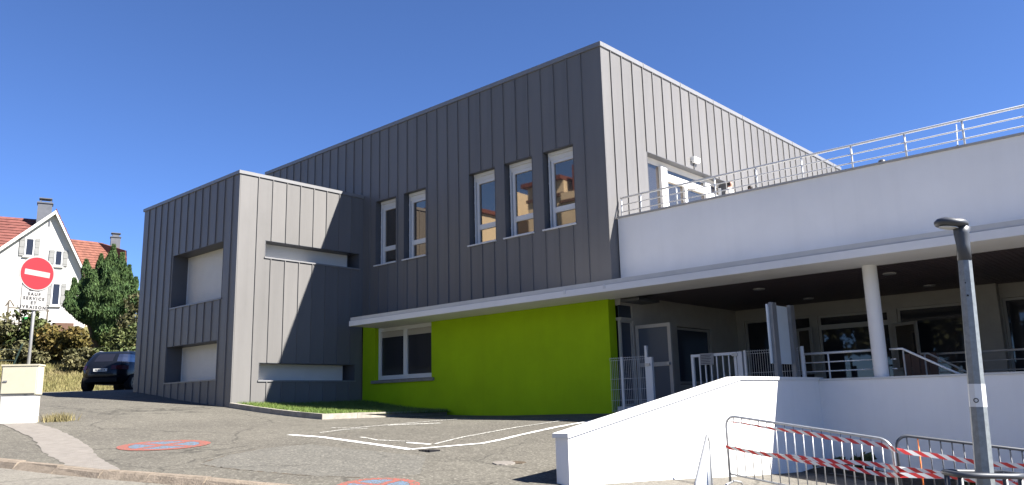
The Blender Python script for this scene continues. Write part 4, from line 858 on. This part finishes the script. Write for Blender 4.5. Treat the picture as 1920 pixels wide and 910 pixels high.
for p_, q2 in (((-3.45, 10.96), (0, 14.22)), ((0, 14.22), (2.62, 8.9))):
    A1 = q(p_[0], -.36, p_[1]); A2 = q(q2[0], -.36, q2[1]); mb.hexa([A1, A2, A2 - Z * .26, A1 - Z * .26] + [v + b_dir * .30 for v in (A1, A2, A2 - Z * .26, A1 - Z * .26)])
mb.build('bargeboard', M['white_paint'], h1)
mb = MB(); mb.obox(q(-.72, 3.3, 0), a_dir, b_dir, Z, (-.5, .45, -.4, .5, 13.2, 15.4)); mb.obox(q(-.72, 3.3, 0), a_dir, b_dir, Z, (-.56, .51, -.46, .56, 15.401, 15.5))
for sx_ in (-.36, .31):
    for sy_ in (-.25, .3): mb.obox(q(-.72, 3.3, 0), a_dir, b_dir, Z, (sx_, sx_ + .07, sy_, sy_ + .07, 15.501, 15.78))
mb.obox(q(-.72, 3.3, 0), a_dir, b_dir, Z, (-.44, .42, -.34, .44, 15.781, 15.85)); mb.build('chimney', M['chimney'], rf)
for a, z0, z1, wv in ((-1.42, 10.85, 12.05, .46), (.42, 10.25, 11.3, .40), (.45, 7.4, 8.9, .45)):
    mb = MB(); frame_rect(mb, q(a, 0, 0), a_dir, -b_dir, -wv / 2 - .06, wv / 2 + .06, z0 - .06, z1 + .06, .08, -.02, .05); wn = mb.build('window', M['white_paint'], h1)
    MB().obox(q(a, 0, 0), a_dir, -b_dir, Z, (-wv / 2 + .02, wv / 2 - .02, .004, .02, z0 + .02, z1 - .02)).build('pane', M['glass_dark'], wn)
    for sx_ in (-1, 1):
        e = wv / 2 + .09; lo_, hi_ = (e, e + .30) if sx_ > 0 else (-e - .30, -e)
        mb = MB(); mb.obox(q(a, 0, 0), a_dir, -b_dir, Z, (lo_, hi_, .03, .07, z0 - .05, z1 + .05))
        for k in range(3): mb.obox(q(a, 0, 0), a_dir, -b_dir, Z, (lo_ + .03, hi_ - .03, .071, .085, z0 + .1 + k * (z1 - z0) * .4, z0 + .16 + k * (z1 - z0) * .4))
        mb.build('shutter', M['shutter_old'], wn)
    MB().obox(q(a, 0, 0), a_dir, -b_dir, Z, (-wv / 2 - .15, wv / 2 + .15, .0, .12, z0 - .16, z0 - .07)).build('sill', M['housewhite'], wn)
MB().obox(q(-.35, 0, 0), a_dir, -b_dir, Z, (-.06, .06, .0, .02, 13.05, 13.45)).build('vent_slot', M['chimney'], h1)
bl = MB(); bl.obox(q(0, 0, 0), a_dir, b_dir, Z, (-7, -3.5, -.9, .85, 7.15, 7.32)); bo = bl.build('balcony', M['wood'], h1)
for k in range(18): MB().obox(q(-3.62 - k * .18, -.85, 0), a_dir, b_dir, Z, (-.07, .055, 0, .04, 7.33, 8.35)).build('slat', M['orange_wood'], bo)
mb = MB(); mb.obox(q(0, -.85, 0), a_dir, b_dir, Z, (-7, -3.5, -.03, .08, 8.351, 8.45)); mb.build('handrail', M['orange_wood'], bo)
for a in (-3.6, -6.9): MB().obox(q(a, -.8, 0), a_dir, b_dir, Z, (-.08, .08, 0, .14, 8.46, 11.0)).build('balcony_post', M['wood'], bo)
mb = MB(); mb.obox(q(.9, -1.2, 0), a_dir, b_dir, Z, (-.5, .8, 0, 1.15, 4.2, 6.0)); mb.build('outbuilding', M['brownwood'], h1)
# second house
K0 = Vector((-66.2, 12.4, 0)); h2 = thing('house', 'house with a broad orange tiled hipped roof behind the conifer', 'house', (K0.x, K0.y, 7), 'houses on the hill')
q = lambda a, b, z: K0 + a_dir * a + b_dir * b + Z * z
mb = MB(); mb.prism([q(-6.5, 0.4, 5), q(-6.5, .4, 12.6), q(1.8, .4, 12.6), q(1.8, .4, 5)], b_dir * 7); mb.build('wall', M['beige'], h2)
mb = MB(); tiles(mb, q(-7, 0, 12.45), q(2.15, 0, 12.5), q(-7, 4, 16.5), q(-.35, 4, 16.15), 13, 34); tiles(mb, q(2.15, 0, 12.5), q(2.15, 6, 12.5), q(1.85, .35, 14.9), q(1.85, 5, 14.9), 6, 8)
mb.hexa([q(-.35, 4, 16.15), q(2.15, 0, 12.5), q(2.0, .4, 14.85), q(.0, 3.95, 16.12), q(-.35, 4.3, 16.1), q(2.2, .5, 12.5), q(2.05, .9, 14.8), q(0, 4.3, 16.1)])
rf2 = mb.build('roof', M['tile2'], h2)
mb = MB(); mb.obox(q(1.15, 3.2, 0), a_dir, b_dir, Z, (-.42, .42, -.4, .4, 14, 16.55)); mb.obox(q(1.15, 3.2, 0), a_dir, b_dir, Z, (-.48, .48, -.46, .46, 16.551, 16.63)); mb.obox(q(1.15, 3.2, 0), a_dir, b_dir, Z, (-.3, .3, -.3, .3, 16.631, 16.95)); mb.obox(q(1.15, 3.2, 0), a_dir, b_dir, Z, (-.42, .42, -.4, .4, 16.951, 17.02)); mb.build('chimney', M['chimney'], rf2)
mb = MB(); mb.obox(q(0, 0, 0), a_dir, b_dir, Z, (-7, 2.2, -.05, .25, 12.25, 12.43)); mb.build('gutter', M['white_paint'], h2)
MB().obox(q(.9, .38, 0), a_dir, -b_dir, Z, (-.3, .3, 0, .03, 10.8, 12.0)).build('window', M['white_paint'], h2)
# apartment house across the street, seen in the window reflections
A0 = thing('apartment_building', 'long beige rendered block across the street, mirrored in the tall windows', 'building', (-32, -38, -1))
mb = MB(); mb.box(-50.6, -46.5, -46, -38, -2, 19.6); mb.box(-40.0, -38.9, -46, -38, -2, 19.9); mb.box(-36.2, -31.9, -46, -38.2, -2, 19.4); mb.box(-46.4, -36.3, -46, -41, -2, 8.5); mb.box(-31.8, -26, -46, -37.6, -2, 18.0); mb.build('wall', M['beige'], A0)
mb = MB(); mb.box(-36.6, -31.85, -46.4, -37.7, 19.41, 19.8); mb.box(-50.9, -46.2, -46.4, -37.5, 19.61, 20.0); mb.box(-31.0, -27.2, -44, -38.4, 18.01, 20.6); mb.build('roof', M['tile'], A0)
mb = MB(); mb.box(-36.25, -31.85, -38.19, -37.98, 17.9, 18.2); mb.box(-31.82, -25.95, -37.59, -37.4, 17.0, 17.25); mb.build('cornice', M['brownwood'], A0)
mb = MB()
for x in (-49.4, -47.6, -34.9, -33.2, -30.2, -28.0):
    for z in (2.5, 5.6, 8.7): mb.box(x - .5, x + .5, -38.19 if x > -40 else -37.99, -37.9 if x < -31.9 else -37.55, z, z + 1.5)
mb.build('window', M['glass_dark'], A0)
# trees across the street
for k, (x, y, h_) in enumerate(((-15, -33, 9), (-9.5, -35, 10.5), (-4, -33.5, 9.5), (2, -35, 11), (8, -34, 9.5), (14.5, -35.5, 10.5))):
    z = gz(x, y); r0 = thing('street_tree', 'broad green tree across the street, seen only in reflections', 'tree', (x, y, z), 'trees across the street')
    n = 2600; C = np.c_[rng.normal(0, 1.4, 12), rng.normal(0, 1.4, 12), rng.uniform(.4, .85, 12) * h_]; kk = rng.integers(0, 12, n); d = rng.normal(size=(n, 3)); d /= np.linalg.norm(d, axis=1)[:, None]
    V, Fq = leafcloud(C[kk] + d * (rng.uniform(.5, 1.05, n) ** .6 * 1.5)[:, None] + np.array([x, y, z]), .42); npmesh('crown', V, Fq, M['leaf_dark'], r0)
    mb = MB(); mb.tube([(x, y, z - .2), (x + .1, y, z + h_ * .35), (x, y + .1, z + h_ * .75)], [.28, .2, .06], 8)
    for c in C[:5]: mb.tube([(x, y, z + h_ * .33), (x + c[0] * .5, y + c[1] * .5, z + c[2] * .8), (x + c[0], y + c[1], z + c[2])], [.1, .07, .03], 6)
    mb.build('trunk', M['bark'], r0)

# ------------------------------------------------------------------ garden things at far left
def gzp(x, y): return gz(x, y)
fp = thing('fence_post', 'dark green leaning garden fence post with wires at the left edge', 'fence post', (-26.75, -5.65, gz(-26.75, -5.65)))
zf_ = gz(-26.75, -5.65); MB().tube([(-26.75, -5.65, zf_ - .1), (-26.4, -5.15, zf_ + 1.9)], .035, 8).build('post', M['fencegreen'], fp)
for k in range(4): MB().tube([(-26.70 + .08 * k, -5.58 + .12 * k, zf_ + .3 + .45 * k), (-27.3, -9.0, zf_ + .25 + .45 * k)], .008, 5).build('wire', M['fencegreen'], fp)
px0, py0 = -45.2, .1; pz = 4.9
pf = thing('play_frame', 'weathered wooden garden play frame in front of the white house', 'play frame', (px0, py0, pz))
qq = lambda a, b, z: Vector((px0, py0, 0)) + a_dir * a + b_dir * b + Z * (pz + z)
for a, h_ in ((-.75, 1.9), (-.1, 1.55), (.9, 1.35), (1.4, 1.35)): MB().tube([qq(a, 0, -.6), qq(a, 0, h_)], .05, 6).build('post', M['wood'], pf)
for z in (.5, .95, 1.45): MB().tube([qq(-.75, 0, z), qq(.0, 0, z)], .04, 6).build('crossbar', M['wood'], pf)
MB().tube([qq(.85, 0, 1.33), qq(1.5, 0, 1.33)], .05, 6).build('crossbar', M['wood'], pf); MB().tube([qq(-.9, 0, 1.55), qq(-.7, 0, 1.95), qq(-.45, 0, 1.55)], .05, 6).build('gable', M['wood'], pf)
tb = Vector((-40.2, -.95, 0)); tbz = 5.0 - .3
ds = thing('toy_tub', 'bright green plastic garden tub standing among the shrubs', 'tub', (tb.x, tb.y, tbz)); qz = gz(tb.x, tb.y)
MB().tube([(tb.x, tb.y, qz), (tb.x, tb.y, tbz + .1)], .03, 6).build('stand', M['wood'], ds); MB().tube([(tb.x, tb.y, tbz), (tb.x, tb.y, tbz + .55)], [.28, .38], 14).build('tub', M['greenplastic'], ds)
wb = thing('white_box', 'small white box on a stand behind the car roof', 'box', (-27.6, .35, gz(-27.6, .35)))
zb_ = gz(-27.6, .35); mb = MB(); mb.obox((-27.6, .35, 0), a_dir, b_dir, Z, (-.22, .22, 0, .28, 2.55, 3.1)); mb.build('box', M['signwhite'], wb); MB().obox((-27.6, .35, 0), a_dir, b_dir, Z, (-.05, .05, .1, .18, zb_, 2.548)).build('stand', M['wood'], wb)
MB().obox((-27.6, .35, 0), a_dir, b_dir, Z, (-.26, .26, -.04, .32, 3.101, 3.14)).build('lid', M['signwhite'], wb)

# ------------------------------------------------------------------ parked car
cf = Vector((-.70, .71, 0)).normalized(); cr_ = Vector((.71, .70, 0)).normalized(); c0 = Vector((-21.43, -3.84, gz(-21.4, -3.85) + .0))
car = thing('parked_car', 'black estate car parked at the end of the annex, rear towards us', 'car', tuple(c0))
LAY = [(.28, .16, 4.30, .80), (.42, .03, 4.45, .90), (.62, .0, 4.5, .925), (.80, .02, 4.48, .925), (.95, .07, 4.40, .915), (1.02, .10, 4.15, .89), (1.08, .14, 3.45, .865), (1.30, .36, 3.05, .79), (1.46, .56, 2.75, .72), (1.54, .72, 2.5, .66), (1.575, 1.0, 2.2, .5)]
def car_pt(s, w_, z): return c0 + cf * s + cr_ * w_ + Z * z
def car_ring(lay, grow=0., n=40):
    z, s0, s1, w_ = lay; s0 -= grow; s1 += grow; w_ += grow; out = []; cs, hs = (s0 + s1) / 2, (s1 - s0) / 2
    for j in range(n):
        th = 2 * math.pi * (j + .5) / n; c_, s_2 = math.cos(th), math.sin(th); f = (abs(c_) ** 5 + abs(s_2) ** 5) ** -.2; out.append(car_pt(cs + hs * c_ * f, w_ * s_2 * f, z))
    return out
def loft(mb, rings, m=0, keep=None):
    for A1, B1 in zip(rings[:-1], rings[1:]):
        n = len(A1)
        for j in range(n):
            if keep is None or keep(j): mb.face([A1[j], A1[(j + 1) % n], B1[(j + 1) % n], B1[j]], m)
mb = MB(); rings = [car_ring(l) for l in LAY]; loft(mb, rings); mb.face(rings[-1]); mb.face(list(reversed(rings[0])))
body = mb.build('body', M['carpaint'], car, smooth=True)
bm = bmesh.new(); bm.from_mesh(body.data); bmesh.ops.remove_doubles(bm, verts=bm.verts, dist=.001); bmesh.ops.recalc_face_normals(bm, faces=bm.faces); bm.to_mesh(body.data); bm.free(); body.data.polygons.foreach_set('use_smooth', [True] * len(body.data.polygons))
gl = [(1.13, .185, 3.36, .842), (1.30, .36, 3.05, .79), (1.44, .535, 2.78, .728)]
def glz(keep, nm):
    mb = MB(); loft(mb, [car_ring(l, .007) for l in gl], keep=keep); return mb.build(nm, M['car_glass'], car)
glz(lambda j: 17 <= j <= 21, 'rear_window'); glz(lambda j: j >= 37 or j <= 1, 'windscreen')
for rg in ((2, 5), (6, 10), (11, 15)): glz(lambda j, rg=rg: rg[0] <= j <= rg[1], 'side_window'); glz(lambda j, rg=rg: 39 - rg[1] <= j <= 39 - rg[0], 'side_window')
for sd2 in (-1, 1):
    mb = MB(); L2 = [(.82, .012, 4.47, .925), (.98, .075, 4.38, .905)]; ks = (14, 16) if sd2 > 0 else (23, 25); loft(mb, [car_ring(l, .006) for l in L2], keep=lambda j: ks[0] <= j <= ks[1]); mb.build('tail_light', M['taillight'], car)
pt = MB().obox(car_pt(-.012, 0, .80), cr_, Z, -cf, (-.26, .26, -.055, .055, -.01, .012)).build('number_plate', M['plate'], car)
mb = MB()
for k in range(7): mb.obox(car_pt(-.0245, 0, .80), cr_, Z, -cf, (-.2 + k * .058, -.165 + k * .058, -.03, .03, -.002, .002))
mb.build('plate_characters', M['black'], pt)
MB().obox(car_pt(0, 0, .45), cr_, Z, -cf, (-.62, .62, -.1, .05, -.05, .018)).build('bumper_trim', M['tyre'], car)
for w_ in (-.55, .55): MB().tube([car_pt(1.0, w_, 1.585), car_pt(2.3, w_, 1.59)], .016, 6).build('roof_bar', M['galv'], car)
for s, w_ in ((.82, -.80), (.82, .80), (3.6, -.80), (3.6, .80)):
    p = car_pt(s, w_, .33); oo = cr_ * (.13 if w_ > 0 else -.13)
    whl = MB().tube([p - oo * .7, p + oo], .335, 24).build('wheel', M['tyre'], car)
    mb = MB(); mb.tube([p + oo * .95, p + oo * 1.04], .21, 20, caps=True); rm = mb.build('rim', M['dark_metal'], whl)
    mb = MB()
    for k in range(5):
        th = 2 * math.pi * k / 5; e = cf * math.cos(th) + Z * math.sin(th); e2 = -cf * math.sin(th) + Z * math.cos(th); mb.obox(p + oo * 1.05, e, e2, oo.normalized(), (.03, .21, -.028, .028, 0, .015))
    mb.build('spokes', M['rim'], whl)

# ------------------------------------------------------------------ terrace: two children, vent pipe, small dome
def person(loc, hgt, rz, label, shirt, arms=0.):
    s = hgt / 1.75; root = thing('person', label, 'person', loc)
    J = {'pel': (0, 0, .95, .15), 'wst': (0, 0, 1.10, .135), 'chs': (0, .0, 1.30, .16), 'shd': (0, 0, 1.43, .13), 'nek': (0, .005, 1.50, .055), 'chin': (0, .03, 1.57, .075), 'hed': (0, .015, 1.655, .105), 'top': (0, 0, 1.71, .075), 'nose': (0, .125, 1.635, .018)}
    E = [('pel', 'wst'), ('wst', 'chs'), ('chs', 'shd'), ('shd', 'nek'), ('nek', 'chin'), ('chin', 'hed'), ('hed', 'top'), ('hed', 'nose')]
    for sx, k in ((-1, 'l'), (1, 'r')):
        J.update({k + 'hip': (sx * .10, 0, .90, .10), k + 'kne': (sx * .11, .02, .50, .065), k + 'ank': (sx * .11, -.01, .09, .042), k + 'toe': (sx * .12, .15, .035, .035),
                  k + 'sho': (sx * .18, 0, 1.40, .065), k + 'elb': (sx * .25, .05 + arms, 1.13, .045), k + 'wri': (sx * .20, .22 + arms, .98, .03), k + 'hnd': (sx * .18, .30 + arms, .96, .035)})
        E += [('pel', k + 'hip'), (k + 'hip', k + 'kne'), (k + 'kne', k + 'ank'), (k + 'ank', k + 'toe'), ('shd', k + 'sho'), (k + 'sho', k + 'elb'), (k + 'elb', k + 'wri'), (k + 'wri', k + 'hnd')]
        for f in range(4):
            J[k + 'f%d' % f] = (sx * (.155 + .018 * f), .37 + arms + .01 * (f in (1, 2)), .945, .009); E.append((k + 'hnd', k + 'f%d' % f))
        J[k + 'th'] = (sx * .14, .32 + arms, .97, .01); E.append((k + 'hnd', k + 'th'))
    nm = list(J); me = bpy.data.meshes.new('body'); big = 1.12 if hgt < 1.4 else 1.0
    me.from_pydata([tuple(c * s for c in J[n][:3]) for n in nm], [(nm.index(a), nm.index(b)) for a, b in E], [])
    o = bpy.data.objects.new('body', me); COL.objects.link(o); sk = o.modifiers.new('skin', 'SKIN'); o.modifiers.new('sub', 'SUBSURF').levels = 2
    for i, n in enumerate(nm):
        r = J[n][3] * s * (big if n in ('hed', 'chin', 'top') else 1); me.skin_vertices[0].data[i].radius = (r, r); me.skin_vertices[0].data[i].use_root = (n == 'pel')
    dg = bpy.context.evaluated_depsgraph_get(); nme = bpy.data.meshes.new_from_object(o.evaluated_get(dg)); bpy.data.objects.remove(o)
    nme.materials.clear(); nme.materials.append(M['skin']); nme.polygons.foreach_set('use_smooth', [True] * len(nme.polygons))
    b = bpy.data.objects.new('body', nme); COL.objects.link(b); b.parent = root; root.rotation_euler = (0, 0, rz)
    def wear(name, mt, test, off):
        bm = bmesh.new(); bm.from_mesh(nme); bmesh.ops.delete(bm, geom=[f for f in bm.faces if not test(f.calc_center_median() / s)], context='FACES'); bm.normal_update()
        for v in bm.verts: v.co += v.normal * off
        m2 = bpy.data.meshes.new(name); bm.to_mesh(m2); bm.free(); m2.materials.append(M[mt]); m2.polygons.foreach_set('use_smooth', [True] * len(m2.polygons))
        w2 = bpy.data.objects.new(name, m2); COL.objects.link(w2); w2.parent = root
    wear('hair', 'hair', lambda c: c.z > 1.555 and (c.y < .045 or c.z > 1.695) and abs(c.x) < .2, .014)
    wear('shirt', shirt, lambda c: .93 < c.z < 1.485 and not (c.y > .17), .010)
    wear('trousers', 'jeans', lambda c: .10 < c.z < .97 and abs(c.x) < .3 and c.y < .14, .010)
    for sx in (-1, 1):
        mb = MB(); mb.tube([(sx * .04 * s, .108 * s, 1.655 * s), (sx * .04 * s, .122 * s, 1.655 * s)], .011 * s, 8); mb.build('eye', M['black'], root, local=True)
    mb = MB(); mb.box(-.025 * s, .025 * s, .095 * s, .112 * s, 1.585 * s, 1.593 * s); mb.build('mouth', M['redplastic'], root, local=True)
    return root
person((2.08, 2.5, 3.9), 1.33, -1.2, 'taller dark haired child in white shirt standing behind the terrace railing', 'shirt_white')
person((2.62, 2.55, 3.9), 1.13, .5, 'smaller dark haired child, only the head top showing above the parapet', 'shirt_navy')
vp = thing('vent_pipe', 'thin pale pipe rising behind the terrace railing', 'pipe', (7.3, 3, 3.9)); MB().tube([(7.3, 3, 3.9), (7.3, 3, 5.05)], .022, 8).build('pipe', M['dark_metal'], vp); MB().tube([(7.3, 3, 5.051), (7.33, 3, 5.52)], .012, 8).build('tip', M['white_paint'], vp)
rd = thing('roof_vent', 'small dark dome just showing above the terrace parapet', 'vent', (5.7, 3, 3.9)); MB().tube([(5.7, 3, 3.9), (5.7, 3, 5.0), (5.7, 3, 5.06), (5.7, 3, 5.085)], [.09, .09, .075, .03], 14).build('cowl', M['dark_metal'], rd)
